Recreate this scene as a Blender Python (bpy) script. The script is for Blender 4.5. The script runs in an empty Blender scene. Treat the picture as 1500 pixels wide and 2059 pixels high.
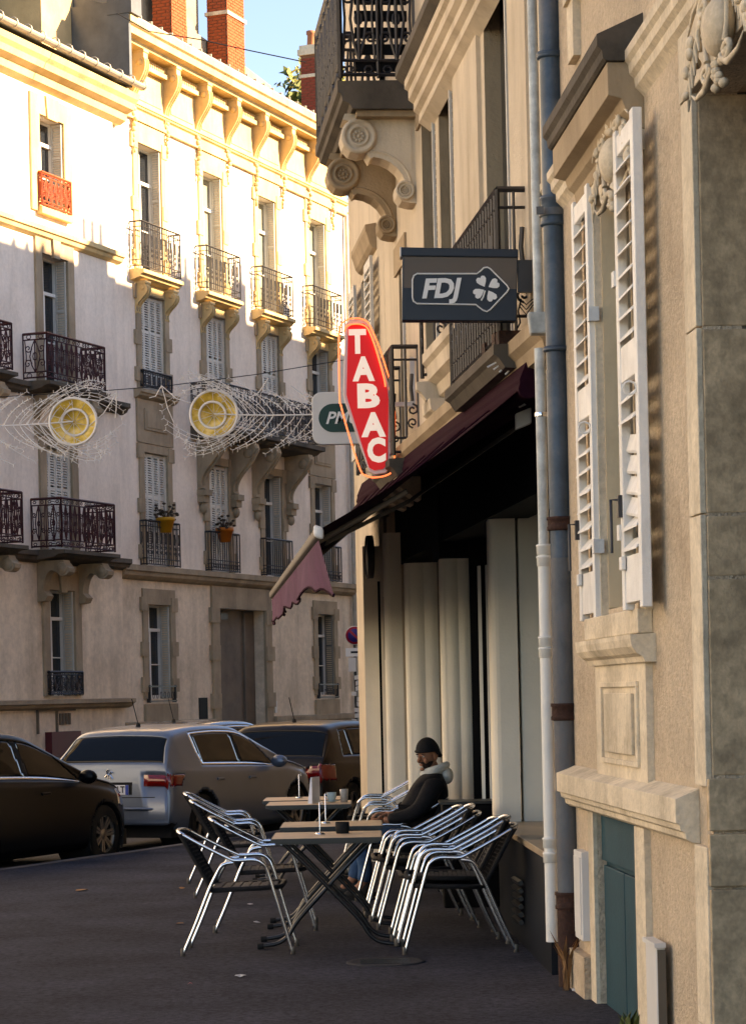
import bpy, bmesh, math, random
from math import sin, cos, pi, radians, hypot, atan2
from mathutils import Vector, Matrix, noise
random.seed(7)
SC = bpy.context.scene
COL = SC.collection

# ------------------------------------------------------------------ camera, sky, sun, exposure
F = 4900.; CX, CY = 750., 1395.; H = 1.63; ROLL = radians(1.25)
cam_d = bpy.data.cameras.new('camera'); cam = bpy.data.objects.new('camera', cam_d); COL.objects.link(cam)
cam_d.sensor_fit = 'HORIZONTAL'; cam_d.sensor_width = 36; cam_d.lens = F/1500*36
cam_d.shift_y = (CY-1029.5)/1500
cam_d.clip_end = 2000
cam.matrix_world = Matrix.Translation((0, 0, H)) @ Matrix.Rotation(pi/2, 4, 'X') @ Matrix.Rotation(-ROLL, 4, 'Z')
SC.camera = cam

T_L = Vector((.398, 1)).normalized(); N_L = Vector((T_L.y, -T_L.x))
SUN_PHI = radians(24); SUN_EL = radians(27)
sh = N_L*cos(SUN_PHI) + T_L*sin(SUN_PHI)
sun_vec = Vector((sh.x*cos(SUN_EL), sh.y*cos(SUN_EL), sin(SUN_EL)))
world = bpy.data.worlds.new('World'); SC.world = world; world.use_nodes = True
wn = world.node_tree; bg = wn.nodes['Background']
sky = wn.nodes.new('ShaderNodeTexSky'); sky.sky_type = 'NISHITA'; sky.sun_disc = False
sky.sun_elevation = SUN_EL; sky.sun_rotation = atan2(sh.x, sh.y)
sky.air_density = .7; sky.dust_density = .2; sky.ozone_density = 4.0
wn.links.new(sky.outputs[0], bg.inputs[0]); bg.inputs[1].default_value = .10
sd = bpy.data.lights.new('sun', 'SUN'); sd.energy = 5.0; sd.angle = radians(.5); sd.color = (1, .90, .74)
sun = bpy.data.objects.new('sun', sd); COL.objects.link(sun)
sun.rotation_euler = sun_vec.to_track_quat('Z', 'Y').to_euler(); sun.location = (20, 40, 40)
SC.view_settings.view_transform = 'Standard'; SC.view_settings.look = 'None'
SC.view_settings.gamma = 1; SC.view_settings.use_curve_mapping = False
SC.view_settings.exposure = 2.32
SC.view_settings.use_white_balance = True; SC.view_settings.white_balance_temperature = 9700; SC.view_settings.white_balance_tint = 16

# ------------------------------------------------------------------ survey helpers
def ray(x, y):
    dx = x-CX; dy = CY-y
    return (dx*cos(ROLL)+dy*sin(ROLL))/F, (-dx*sin(ROLL)+dy*cos(ROLL))/F
def P(x, y, Y):
    a, b = ray(x, y); return Vector((a*Y, Y, H+b*Y))
def G(x, y, z=0):
    a, b = ray(x, y); Y = (z-H)/b; return Vector((a*Y, Y, z))
class Wall:                      # a vertical wall line in plan; u runs left to right seen from the street, o = outward
    def __init__(s, p0, tan, away):
        n = hypot(tan, 1); t = (tan/n, 1/n)
        if not away: t = (-t[0], -t[1])
        s.p0 = p0; s.t = t; s.n = (t[1], -t[0]); s.ang = atan2(t[1], t[0])
    def uz(s, x, y, off=0):
        a, b = ray(x, y); qx = s.p0[0]+s.n[0]*off; qy = s.p0[1]+s.n[1]*off
        Y = (qx*s.n[0]+qy*s.n[1])/(a*s.n[0]+s.n[1]); X = a*Y
        return (X-s.p0[0])*s.t[0]+(Y-s.p0[1])*s.t[1], H+b*Y
    def u(s, x, y, off=0): return s.uz(x, y, off)[0]
    def w(s, u, o, z): return Vector((s.p0[0]+s.t[0]*u+s.n[0]*o, s.p0[1]+s.t[1]*u+s.n[1]*o, z))
    def atY(s, Y): return (Y-s.p0[1])/s.t[1]
WL = Wall((-4.94, 55.), .398, True)
WR = Wall((1.065, 13.75), -.0653, False)
WT = Wall((1.12, 13.8), -.0996, False)

# ------------------------------------------------------------------ mesh helpers
class MB:
    def __init__(s): s.v = []; s.f = []; s.sm = []
    def add(s, vs, fs, smooth=False):
        n = len(s.v); s.v += [tuple(v) for v in vs]
        for f in fs: s.f.append([i+n for i in f]); s.sm.append(smooth)
        return s
    def box(s, x0, x1, y0, y1, z0, z1):
        if x0 > x1: x0, x1 = x1, x0
        if y0 > y1: y0, y1 = y1, y0
        if z0 > z1: z0, z1 = z1, z0
        return s.add([(x0,y0,z0),(x1,y0,z0),(x1,y1,z0),(x0,y1,z0),(x0,y0,z1),(x1,y0,z1),(x1,y1,z1),(x0,y1,z1)],
              [(0,3,2,1),(4,5,6,7),(0,1,5,4),(1,2,6,5),(2,3,7,6),(3,0,4,7)])
    def obox(s, c, ax, ay, az):            # oriented box, half-vectors
        c, ax, ay, az = map(Vector, (c, ax, ay, az)); vs = []
        for k in (-1, 1):
            for i, j in ((-1,-1),(1,-1),(1,1),(-1,1)): vs.append(c+ax*i+ay*j+az*k)
        return s.add(vs, [(0,3,2,1),(4,5,6,7),(0,1,5,4),(1,2,6,5),(2,3,7,6),(3,0,4,7)])
    def prism(s, pts, axis, a, b, smooth=False):
        n = len(pts)
        def m(p, t): return {'x': (t, p[0], p[1]), 'y': (p[0], t, p[1]), 'z': (p[0], p[1], t)}[axis]
        vs = [m(p, a) for p in pts]+[m(p, b) for p in pts]
        return s.add(vs, [list(range(n))[::-1], list(range(n, 2*n))]+[(i, (i+1) % n, n+(i+1) % n, n+i) for i in range(n)], smooth)
    def tube(s, path, r, n=6, closed=False, caps=True):
        path = [Vector(p) for p in path]; m = len(path)
        rr = r if isinstance(r, (list, tuple)) else [r]*m
        vs = []; fs = []; up = None
        for i, p in enumerate(path):
            a = path[(i-1) % m] if (closed or i > 0) else p; b = path[(i+1) % m] if (closed or i < m-1) else p
            t = (b-a); t = t.normalized() if t.length > 1e-9 else Vector((0, 0, 1))
            if up is None:
                up = t.cross(Vector((0, 0, 1)));
                if up.length < .1: up = t.cross(Vector((0, 1, 0)))
            up = (up-t*up.dot(t))
            if up.length < 1e-6: up = t.orthogonal()
            up.normalize(); w = t.cross(up)
            for k in range(n):
                an = 2*pi*k/n; vs.append(p+(up*cos(an)+w*sin(an))*rr[i])
        for i in range(m if closed else m-1):
            j = (i+1) % m
            for k in range(n): fs.append((i*n+k, i*n+(k+1) % n, j*n+(k+1) % n, j*n+k))
        s.add(vs, fs, n > 5)
        if caps and not closed: s.add(vs[:n], [list(range(n))[::-1]]); s.add(vs[-n:], [list(range(n))])
        return s
    def lathe(s, prof, c, axis='z', n=16, smooth=True):
        c = Vector(c); vs = []; fs = []
        for r, h in prof:
            for k in range(n):
                a = 2*pi*k/n; p, q = r*cos(a), r*sin(a)
                vs.append(c+Vector({'z': (p, q, h), 'y': (p, h, q), 'x': (h, p, q)}[axis]))
        for i in range(len(prof)-1):
            for k in range(n): fs.append((i*n+k, i*n+(k+1) % n, (i+1)*n+(k+1) % n, (i+1)*n+k))
        return s.add(vs, fs, smooth)
    def ball(s, c, r, n=8, m=6):
        r = r if isinstance(r, (tuple, list)) else (r, r, r); vs = []; fs = []
        for i in range(m+1):
            t = pi*i/m
            for k in range(n):
                a = 2*pi*k/n; vs.append((c[0]+r[0]*sin(t)*cos(a), c[1]+r[1]*sin(t)*sin(a), c[2]+r[2]*cos(t)))
        for i in range(m):
            for k in range(n): fs.append((i*n+k, (i+1)*n+k, (i+1)*n+(k+1) % n, i*n+(k+1) % n))
        return s.add(vs, fs, True)
    def mesh(s, name, mat):
        me = bpy.data.meshes.new(name); me.from_pydata(s.v, [], s.f)
        me.polygons.foreach_set('use_smooth', s.sm)
        for m in (mat if isinstance(mat, (list, tuple)) else [mat]): me.materials.append(m)
        me.validate(); me.update(); return me
    def build(s, name, mat, parent=None, loc=None, rot=None, bevel=0, fix=True):
        me = s.mesh(name, mat)
        if fix:
            bm = bmesh.new(); bm.from_mesh(me)
            bmesh.ops.recalc_face_normals(bm, faces=bm.faces); bm.to_mesh(me); bm.free()
        o = bpy.data.objects.new(name, me); COL.objects.link(o)
        if parent: o.parent = parent
        if loc: o.location = loc
        if rot: o.rotation_euler = rot
        if bevel:
            b = o.modifiers.new('bevel', 'BEVEL'); b.width = bevel; b.segments = 2; b.limit_method = 'ANGLE'
        return o
def tag(o, label=None, cat=None, group=None, kind=None):
    for k, v in (('label', label), ('category', cat), ('group', group), ('kind', kind)):
        if v: o[k] = v
    return o
def empty(name, loc, rz=0, label=None, cat=None, group=None):
    o = bpy.data.objects.new(name, None); COL.objects.link(o); o.location = loc; o.rotation_euler = (0, 0, rz)
    o.empty_display_size = .2
    return tag(o, label, cat, group)
def link_copy(src, parent, loc=None, rot=None, scale=None):
    o = src.copy(); COL.objects.link(o); o.parent = parent
    if loc is not None: o.location = loc
    if rot is not None: o.rotation_euler = rot
    if scale is not None: o.scale = scale
    return o
def copy_tree(o, parent=None):
    kids = list(o.children)
    c = o.copy(); COL.objects.link(c); c.parent = parent
    for k in kids: copy_tree(k, c)
    return c
def mesh_at(name, me, parent, loc, scale=(1, 1, 1), rot=(0, 0, 0)):
    o = bpy.data.objects.new(name, me); COL.objects.link(o); o.parent = parent
    o.location = loc; o.scale = scale; o.rotation_euler = rot; return o
def arc(cx, cz, r, a0, a1, n=8): return [(cx+r*cos(radians(a0+(a1-a0)*i/n)), cz+r*sin(radians(a0+(a1-a0)*i/n))) for i in range(n+1)]
def spiral(cx, cz, r0, r1, a0, turns, n=14, sgn=1):
    return [(cx+(r0+(r1-r0)*i/n)*cos(a0+sgn*2*pi*turns*i/n), cz+(r0+(r1-r0)*i/n)*sin(a0+sgn*2*pi*turns*i/n)) for i in range(n+1)]

def smooth_path(pts, n=6):
    pts = [Vector(p) for p in pts]; out = []
    for i in range(len(pts)-1):
        p0 = pts[max(0, i-1)]; p1 = pts[i]; p2 = pts[i+1]; p3 = pts[min(len(pts)-1, i+2)]
        for k in range(n):
            t = k/n; out.append(.5*((2*p1)+(-p0+p2)*t+(2*p0-5*p1+4*p2-p3)*t*t+(-p0+3*p1-3*p2+p3)*t**3))
    return out+[pts[-1]]
# ------------------------------------------------------------------ materials
def srgb(r, g, b):
    f = lambda c: (c/255/12.92) if c/255 <= .04045 else ((c/255+.055)/1.055)**2.4
    return (f(r), f(g), f(b))
def mat(name, rgb, rough=.8, var=.12, scale=2., bump=.0, bscale=60., metal=0., streak=0., dirt=None, dirt_amt=.0, dscale=1.2, spec=.28, coat=0., emit=None, estr=0., speck=0., sscale=30):
    m = bpy.data.materials.new(name); m.use_nodes = True; nt = m.node_tree; N = nt.nodes; Lk = nt.links
    b = N['Principled BSDF']; b.inputs['Roughness'].default_value = rough; b.inputs['Metallic'].default_value = metal
    b.inputs['Specular IOR Level'].default_value = spec
    if coat: b.inputs['Coat Weight'].default_value = coat; b.inputs['Coat Roughness'].default_value = .03
    tc = N.new('ShaderNodeTexCoord')
    def nz(sc, det=5, vec=None, ro=.6):
        n = N.new('ShaderNodeTexNoise'); n.inputs['Scale'].default_value = sc; n.inputs['Detail'].default_value = det
        n.inputs['Roughness'].default_value = ro; Lk.new(vec or tc.outputs['Object'], n.inputs['Vector']); return n.outputs[0]
    def mix(fac, a, c):
        x = N.new('ShaderNodeMix'); x.data_type = 'RGBA'
        Lk.new(fac, x.inputs[0]) if not isinstance(fac, float) else setattr(x.inputs[0], 'default_value', fac)
        for s_, v in ((6, a), (7, c)):
            if isinstance(v, tuple): x.inputs[s_].default_value = (*v, 1)
            else: Lk.new(v, x.inputs[s_])
        return x.outputs[2]
    def ramp(v, lo, hi):
        r = N.new('ShaderNodeMapRange'); Lk.new(v, r.inputs[0]); r.inputs[1].default_value = lo; r.inputs[2].default_value = hi; return r.outputs[0]
    c = tuple(rgb)
    if var: c = mix(ramp(nz(scale), .3, .7), tuple(v*(1-var) for v in rgb), tuple(min(1, v*(1+var)) for v in rgb))
    else: c = tuple(rgb)
    if streak:
        mp = N.new('ShaderNodeMapping'); Lk.new(tc.outputs['Object'], mp.inputs[0]); mp.inputs['Scale'].default_value = (1.1, 1.1, .22)
        c = mix(ramp(nz(1.5, 9, mp.outputs[0], .72), .46, .95), c, tuple(v*(1-streak) for v in (dirt or rgb)))
    if dirt_amt:
        f = ramp(nz(dscale, 8, None, .7), .5, .5+.35/dirt_amt*.5)
        c = mix(f, c, tuple(dirt))
    if speck:
        g_ = ramp(nz(sscale, 2, None, .8), .35, .65); mu = N.new('ShaderNodeMix'); mu.data_type = 'RGBA'; mu.blend_type = 'MULTIPLY'; mu.inputs[0].default_value = 1
        gg = mix(g_, (1-speck,)*3, (1+speck*.6,)*3); Lk.new(gg, mu.inputs[7])
        if isinstance(c, tuple): mu.inputs[6].default_value = (*c, 1)
        else: Lk.new(c, mu.inputs[6])
        c = mu.outputs[2]
    if isinstance(c, tuple): b.inputs['Base Color'].default_value = (*c, 1)
    else: Lk.new(c, b.inputs['Base Color'])
    if bump:
        bp = N.new('ShaderNodeBump'); bp.inputs['Strength'].default_value = bump; bp.inputs['Distance'].default_value = .02
        Lk.new(nz(bscale, 4), bp.inputs['Height']); Lk.new(bp.outputs[0], b.inputs['Normal'])
    if emit: b.inputs['Emission Color'].default_value = (*emit, 1); b.inputs['Emission Strength'].default_value = estr
    return m
M = {}
M['stucco'] = mat('white_render', (.85, .735, .625), .9, .07, .8, .25, 30, streak=.12, dirt=(.56, .47, .38), dirt_amt=.30, dscale=.45, speck=.06, sscale=9)
M['stucco_low'] = mat('beige_render', (.78, .63, .475), .9, .12, .7, .3, 30, streak=.15, dirt=(.40, .30, .20), dirt_amt=.5, dscale=.55, speck=.10, sscale=7)
M['stucco_g'] = mat('grey_white_render', (.55, .54, .53), .9, .1, .8)  # tone set by how much sun the added left wall should bounce
M['stone_lit'] = mat('sunlit_yellow_stone', (.64, .455, .225), .85, .15, 1.5, .35, 25, streak=.2, dirt=(.30, .21, .12), dirt_amt=.22, dscale=2)  # facade stone of the upper parts, sunlit tone put into the colour
M['stone_shade'] = mat('shaded_grey_stone', (.38, .29, .195), .9, .2, 1.2, .4, 20, streak=.3, dirt=(.13, .10, .07), dirt_amt=.35, dscale=1.3)  # darker copy of the facade stone, shade put into the colour
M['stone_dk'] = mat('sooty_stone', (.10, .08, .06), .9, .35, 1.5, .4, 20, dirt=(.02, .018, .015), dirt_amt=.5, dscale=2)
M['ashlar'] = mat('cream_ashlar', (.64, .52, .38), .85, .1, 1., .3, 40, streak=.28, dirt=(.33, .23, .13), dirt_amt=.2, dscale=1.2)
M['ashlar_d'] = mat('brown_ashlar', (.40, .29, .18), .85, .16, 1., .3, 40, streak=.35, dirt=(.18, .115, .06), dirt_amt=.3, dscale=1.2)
M['pinkr'] = mat('pink_roughcast', (.60, .465, .325), .95, .16, 1.3, 1., 45, dirt=(.34, .24, .155), dirt_amt=.5, dscale=1.6, speck=.14, sscale=26)
M['creamst'] = mat('cream_dressed_stone', (.74, .61, .44), .8, .14, 1.5, .4, 30, streak=.3, dirt=(.34, .26, .17), dirt_amt=.5, dscale=4, speck=.1, sscale=30)
M['rev_bright'] = mat('brightened_tan_reveal', (.84, .62, .38), .9, .1, 2, .2, 20, dirt=(.5, .36, .22), dirt_amt=.3, dscale=3)  # brighter tan for one jamb, light put into the colour
M['olive'] = mat('olive_limestone', (.58, .41, .25), .85, .28, 4.5, .45, 12, streak=.35, dirt=(.27, .19, .11), dirt_amt=.45, dscale=2.2, speck=.15, sscale=18)
M['joint'] = mat('mortar_joint', (.14, .11, .08), .95, .1)
M['glass'] = mat('window_glass', (.012, .015, .02), .06, 0, spec=.6)
M['glass_w'] = mat('curtained_glass', (.30, .29, .22), .25, .15, 3)
M['frame_w'] = mat('white_window_paint', (.74, .72, .66), .5, .06)
M['frame_d'] = mat('dark_window_paint', (.06, .05, .045), .5, .1)
M['shut_w'] = mat('white_shutter_paint', (.58, .55, .49), .55, .1, 4, .1, 60, streak=.18)
M['shut_n'] = mat('chalky_white_shutter_paint', (.84, .80, .73), .6, .08, 6, .25, 90, streak=.25, dirt=(.4, .33, .26), dirt_amt=.12, dscale=8)
M['shut_g'] = mat('grey_shutter_paint', (.22, .20, .17), .7, .2)
M['iron'] = mat('black_wrought_iron', (.018, .016, .018), .45, .3, 5, spec=.6)
M['iron_r'] = mat('oxblood_wrought_iron', (.055, .012, .014), .5, .3, 5)
M['iron_o'] = mat('orange_red_iron', (.42, .09, .04), .5, .2, 5)
M['zinc'] = mat('zinc_gutter', (.42, .38, .32), .5, .2, 4, metal=.3, streak=.3)
M['zinc_d'] = mat('dark_zinc', (.10, .11, .12), .5, .25, 2, metal=.4)
M['roofg'] = mat('roof_render', (.30, .24, .17), .9, .2, 1.5, .3, 20, dirt=(.1, .07, .05), dirt_amt=.3)
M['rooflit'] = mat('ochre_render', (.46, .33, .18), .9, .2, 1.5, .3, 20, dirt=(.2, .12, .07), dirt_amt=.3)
M['mortar'] = mat('brick_mortar', (.20, .09, .05), .95, .1)
M['brick'] = mat('red_orange_brick', (.36, .075, .028), .9, .28, 6, .4, 40)
M['brick_d'] = mat('deep_red_brick', (.24, .045, .025), .9, .28, 6, .4, 40)
M['terracotta'] = mat('terracotta', (.32, .12, .06), .85, .2)
M['asphalt'] = mat('pavement_asphalt', (.048, .049, .064), .93, .35, 1.1, 1., 90, dirt=(.026, .024, .029), dirt_amt=.55, dscale=.8, spec=.15, speck=.45, sscale=22)
M['road'] = mat('road_asphalt', (.04, .037, .038), .9, .25, 1.5, .5, 90)
M['kerb'] = mat('kerb_granite', (.13, .115, .11), .85, .25, 6, .3, 60)
M['alu'] = mat('polished_aluminium', (.80, .80, .82), .22, .04, 5, metal=1.)
M['rattan'] = mat('black_wicker', (.007, .0065, .007), .5, .4, 60, .6, 150)
M['steel_d'] = mat('black_steel_tube', (.006, .006, .007), .35, .2, 5, spec=.6)
M['rubber'] = mat('black_rubber', (.012, .012, .012), .85, .2)
M['wood'] = mat('tan_laminate', (.66, .46, .30), .45, .12, 12)
M['marble'] = mat('brown_marble_sill', (.38, .28, .18), .35, .25, 3, dirt=(.18, .12, .08), dirt_amt=.3)
M['podium'] = mat('black_granite_tile', (.007, .009, .013), .5, .3, 3, spec=.15)
M['shopwhite'] = mat('cream_shop_render', (.80, .72, .59), .8, .06, 2, .12, 50)
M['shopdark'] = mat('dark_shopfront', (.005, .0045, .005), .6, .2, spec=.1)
M['canvas'] = mat('aubergine_canvas', (.026, .006, .012), .95, .12, 8, .2, 200, spec=.05)
M['valance'] = mat('faded_plum_canvas', (.10, .033, .072), .85, .2, 5, .3, 90)
M['awn_al'] = mat('awning_aluminium', (.15, .125, .10), .6, .1, 5)
M['awn_w'] = mat('awning_white_paint', (.70, .68, .64), .45, .1)
M['signdark'] = mat('slate_sign_panel', (.016, .023, .033), .35, .06, 2)
M['signbrown'] = mat('brown_sign_panel', (.105, .080, .060), .35, .1, 2)
M['signwhite'] = mat('white_sign_print', (.72, .72, .70), .4, 0)
M['red'] = mat('lit_red_acrylic', (.60, .008, .010), .3, .06, emit=(.85, .004, .004), estr=.06)
M['tabwhite'] = mat('lit_white_letters', (.8, .76, .72), .4, 0, emit=(1, .9, .85), estr=.08)
M['neon'] = mat('orange_neon_tube', (.9, .35, .2), .3, 0, emit=(1, .16, .05), estr=.40)
M['green'] = mat('green_sign_print', (.006, .045, .035), .4, 0)
M['pmuwhite'] = mat('off_white_sign', (.62, .60, .57), .4, .03)
M['pipe_b'] = mat('blue_grey_painted_pipe', (.055, .085, .115), .45, .35, 5, .15, 30, metal=.2, streak=.5, dirt=(.20, .14, .10), dirt_amt=.3, dscale=2.5)
M['pipe_l'] = mat('grey_cast_iron_pipe', (.11, .118, .125), .55, .25, 6, .25, 40, streak=.4, dirt=(.12, .06, .035), dirt_amt=.4, dscale=3)
M['rust'] = mat('rusty_iron', (.045, .020, .014), .85, .5, 14, .5, 50)
M['pipe_w'] = mat('white_painted_pipe', (.78, .74, .66), .45, .08, 5, streak=.2)
M['pipe_g'] = mat('weathered_grey_white_pipe', (.55, .56, .52), .55, .3, 9, .15, 30, streak=.4, dirt=(.20, .19, .17), dirt_amt=.3, dscale=6)
M['teal'] = mat('teal_painted_wood', (.003, .050, .068), .6, .2, 3, .15, 60, streak=.35)
M['boxw'] = mat('white_plastic_box', (.66, .63, .58), .5, .08)
M['slate'] = mat('paint_black_metallic', (.002, .002, .003), .3, .1, spec=.14)
M['silver'] = mat('paint_silver_metallic', (.12, .155, .21), .32, .05, metal=.5, coat=.3)
M['brownpaint'] = mat('paint_dark_brown_metallic', (.006, .005, .006), .28, .1, spec=.2, coat=.08)
M['bluepaint'] = mat('paint_steel_blue', (.06, .09, .13), .25, .1, metal=.5, coat=.7)
M['carglass'] = mat('tinted_car_glass', (.003, .004, .005), .04, 0, spec=.22)
M['tyre'] = mat('tyre_rubber', (.010, .010, .010), .9, .2)
M['rim'] = mat('alloy_rim', (.22, .21, .20), .35, .1, metal=.8)
M['chrome'] = mat('chrome_trim', (.75, .75, .75), .12, 0, metal=1)
M['tail'] = mat('red_tail_lens', (.15, .004, .004), .12, .1, 20, coat=.8)
M['plate'] = mat('number_plate', (.66, .68, .70), .4, 0)
M['plateb'] = mat('number_plate_blue_band', (.02, .06, .3), .4, 0)
M['ink'] = mat('black_print', (.01, .01, .012), .5, 0)
M['skin'] = mat('skin', (.30, .13, .075), .55, .1, 12)
M['jacket'] = mat('black_jacket_cloth', (.006, .006, .008), .85, .3, 20, .3, 60)
M['jeans'] = mat('blue_denim', (.028, .075, .15), .9, .25, 15, .4, 160)
M['hood'] = mat('grey_hood_cloth', (.48, .49, .46), .9, .1, 15, .3, 60)
M['beard'] = mat('dark_stubble', (.035, .02, .015), .9, .3)
M['eyew'] = mat('eye_white', (.5, .48, .45), .3, 0)
M['bark'] = mat('bark', (.07, .05, .035), .95, .3)
M['leaf'] = mat('leaf_green', (.10, .12, .03), .7, .4, 3)
M['leafy'] = mat('leaf_yellow_green', (.22, .19, .05), .7, .4, 3)
M['leaf_dry'] = mat('dry_leaf', (.28, .14, .06), .8, .3)
M['pot_y'] = mat('yellow_flowerpot_plastic', (.60, .27, .02), .5, .08)
M['pot_o'] = mat('orange_flowerpot_plastic', (.55, .15, .02), .5, .08)
M['disk_y'] = mat('yellow_translucent_disk', (.66, .42, .07), .35, .6, 5, dirt=(.75, .68, .5), dirt_amt=.5, dscale=5)
M['disk_w'] = mat('white_plastic_ring', (.72, .70, .68), .4, .03)
M['wirew'] = mat('white_light_wire', (.66, .65, .64), .5, .1)
M['cable'] = mat('black_cable', (.012, .012, .014), .6, 0)
M['signred'] = mat('traffic_sign_red', (.30, .012, .03), .4, .1)
M['signblue'] = mat('traffic_sign_blue', (.03, .02, .16), .4, .1)
M['ceram'] = mat('pale_ceramic', (.50, .60, .58), .25, 0)
M['paper'] = mat('white_card', (.75, .75, .80), .6, 0)
M['clearg'] = mat('drinking_glass', (.45, .40, .35), .08, .2, 20)
M['garage'] = mat('grey_brown_door_paint', (.16, .125, .095), .8, .2, 1.2, .2, 20, dirt=(.07, .05, .04), dirt_amt=.4, dscale=2)
M['litter'] = mat('pale_litter', (.5, .48, .46), .8, 0)
M['box_red'] = mat('dark_red_box', (.09, .012, .016), .5, .1)
M['axablue'] = mat('navy_shop_sign', (.006, .012, .06), .4, 0)

def text(s, size, mat_, parent, loc, rot=(pi/2, 0, 0), name='lettering', extrude=.004, bold=0., shear=0., sx=1., align='CENTER'):
    cu = bpy.data.curves.new(name, 'FONT'); cu.body = s; cu.size = size; cu.extrude = extrude; cu.offset = bold; cu.shear = shear
    cu.align_x = align; cu.align_y = 'CENTER'; cu.resolution_u = 3
    o = bpy.data.objects.new('tmp', cu); COL.objects.link(o)
    bpy.context.view_layer.update()
    me = bpy.data.meshes.new_from_object(o.evaluated_get(bpy.context.evaluated_depsgraph_get()))
    bpy.data.objects.remove(o); me.name = name; me.materials.clear(); me.materials.append(mat_)
    t = bpy.data.objects.new(name, me); COL.objects.link(t); t.parent = parent; t.location = loc; t.rotation_euler = rot; t.scale = (sx, 1, 1)
    return t

# ------------------------------------------------------------------ ground, road, kerb
C0 = G(0, 1748); C1 = G(370, 1697); CD = (C1-C0); CD.z = 0; CD.normalize(); CNR = Vector((CD.y, -CD.x, 0))
def cpt(s, o, z): return C0+CD*s+CNR*o+Vector((0, 0, z-C0.z))       # s along kerb, o to the pavement side
mb = MB(); mb.add([(-600, -60, -.30), (600, -60, -.30), (600, 900, -.30), (-600, 900, -.30)], [(0, 1, 2, 3)])
tag(mb.build('ground', M['road']), 'dark ground beyond the streets', kind='structure')
mb = MB(); mb.add([cpt(-60, -19, -.12), cpt(-60, -.02, -.12), cpt(120, -.02, -.12), cpt(120, -19, -.12)], [(0, 1, 2, 3)])
tag(mb.build('road', M['road']), 'dark asphalt street with the row of parked cars', kind='structure')
mb = MB(); e = .13
mb.add([cpt(-60, e, 0), cpt(-60, 40, 0), cpt(120, 40, 0), cpt(120, e, 0)], [(0, 1, 2, 3)])
tag(mb.build('pavement', M['asphalt']), 'grey brown asphalt pavement in front of the cafe', kind='structure')
mb = MB(); mb.add([cpt(-60, -19, 0), cpt(120, -19, 0), cpt(120, -30, 0), cpt(-60, -30, 0), cpt(-60, -19, -.12), cpt(120, -19, -.12)], [(0, 1, 2, 3), (0, 4, 5, 1)])
tag(mb.build('far_pavement', M['asphalt']), 'far pavement in front of the pale facade', kind='structure')
kr = empty('kerb', cpt(0, 0, 0), atan2(CD.y, CD.x), None); kr['kind'] = 'structure'; kr['label'] = 'pale granite kerb between the pavement and the parked cars'
ks = MB().box(0, .98, -.13, 0, -.2, .006).mesh('kerb_stone', M['kerb'])
for i in range(-6, 26): mesh_at('kerb_stone', ks, kr, (i*1.0, 0, random.uniform(-.003, .003)))
# ------------------------------------------------------------------ facade component builders (local frame: x=u, y=-o, z)
def wall_grid(mb, u0, u1, z0, z1, holes, o=0., depth=.3):
    us = sorted({u0, u1, *[v for h in holes for v in h[:2]]}); zs = sorted({z0, z1, *[v for h in holes for v in h[2:4]]})
    us = [v for v in us if u0 <= v <= u1]; zs = [v for v in zs if z0 <= v <= z1]
    for i in range(len(us)-1):
        for j in range(len(zs)-1):
            cu, cz = (us[i]+us[i+1])/2, (zs[j]+zs[j+1])/2
            if any(h[0] < cu < h[1] and h[2] < cz < h[3] for h in holes): continue
            mb.add([(us[i], -o, zs[j]), (us[i+1], -o, zs[j]), (us[i+1], -o, zs[j+1]), (us[i], -o, zs[j+1])], [(0, 1, 2, 3)])
    for a, b, c, d in [h[:4] for h in holes]:
        for p, q in (((a, c), (a, d)), ((b, d), (b, c)), ((a, d), (b, d)), ((b, c), (a, c))):
            mb.add([(p[0], -o, p[1]), (q[0], -o, q[1]), (q[0], -o+depth, q[1]), (p[0], -o+depth, p[1])], [(0, 1, 2, 3)])
    return mb
def shell(mb, u0, u1, z0, z1, o0, o1):           # body behind a wall face: sides, top, back
    a, b = -o0, -o1
    mb.add([(u0, a, z0), (u1, a, z0), (u1, b, z0), (u0, b, z0), (u0, a, z1), (u1, a, z1), (u1, b, z1), (u0, b, z1)],
           [(4, 5, 6, 7), (1, 2, 6, 5), (2, 3, 7, 6), (3, 0, 4, 7)])
def mould(mb, u0, u1, prof):                     # prof list of (o, z), extruded along u
    mb.prism([(-o, z) for o, z in prof], 'x', u0, u1)
def ledge(mb, u0, u1, z, o, h=.16, base=0.):     # stepped stone ledge, top at z
    mould(mb, u0, u1, [(base-.02, z), (o, z-.02), (o, z-h*.42), (o*.82, z-h*.5), (o*.72, z-h*.72), (o*.4, z-h*.9), (base+.02 if o > .1 else base, z-h), (base-.02, z-h)])
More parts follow.
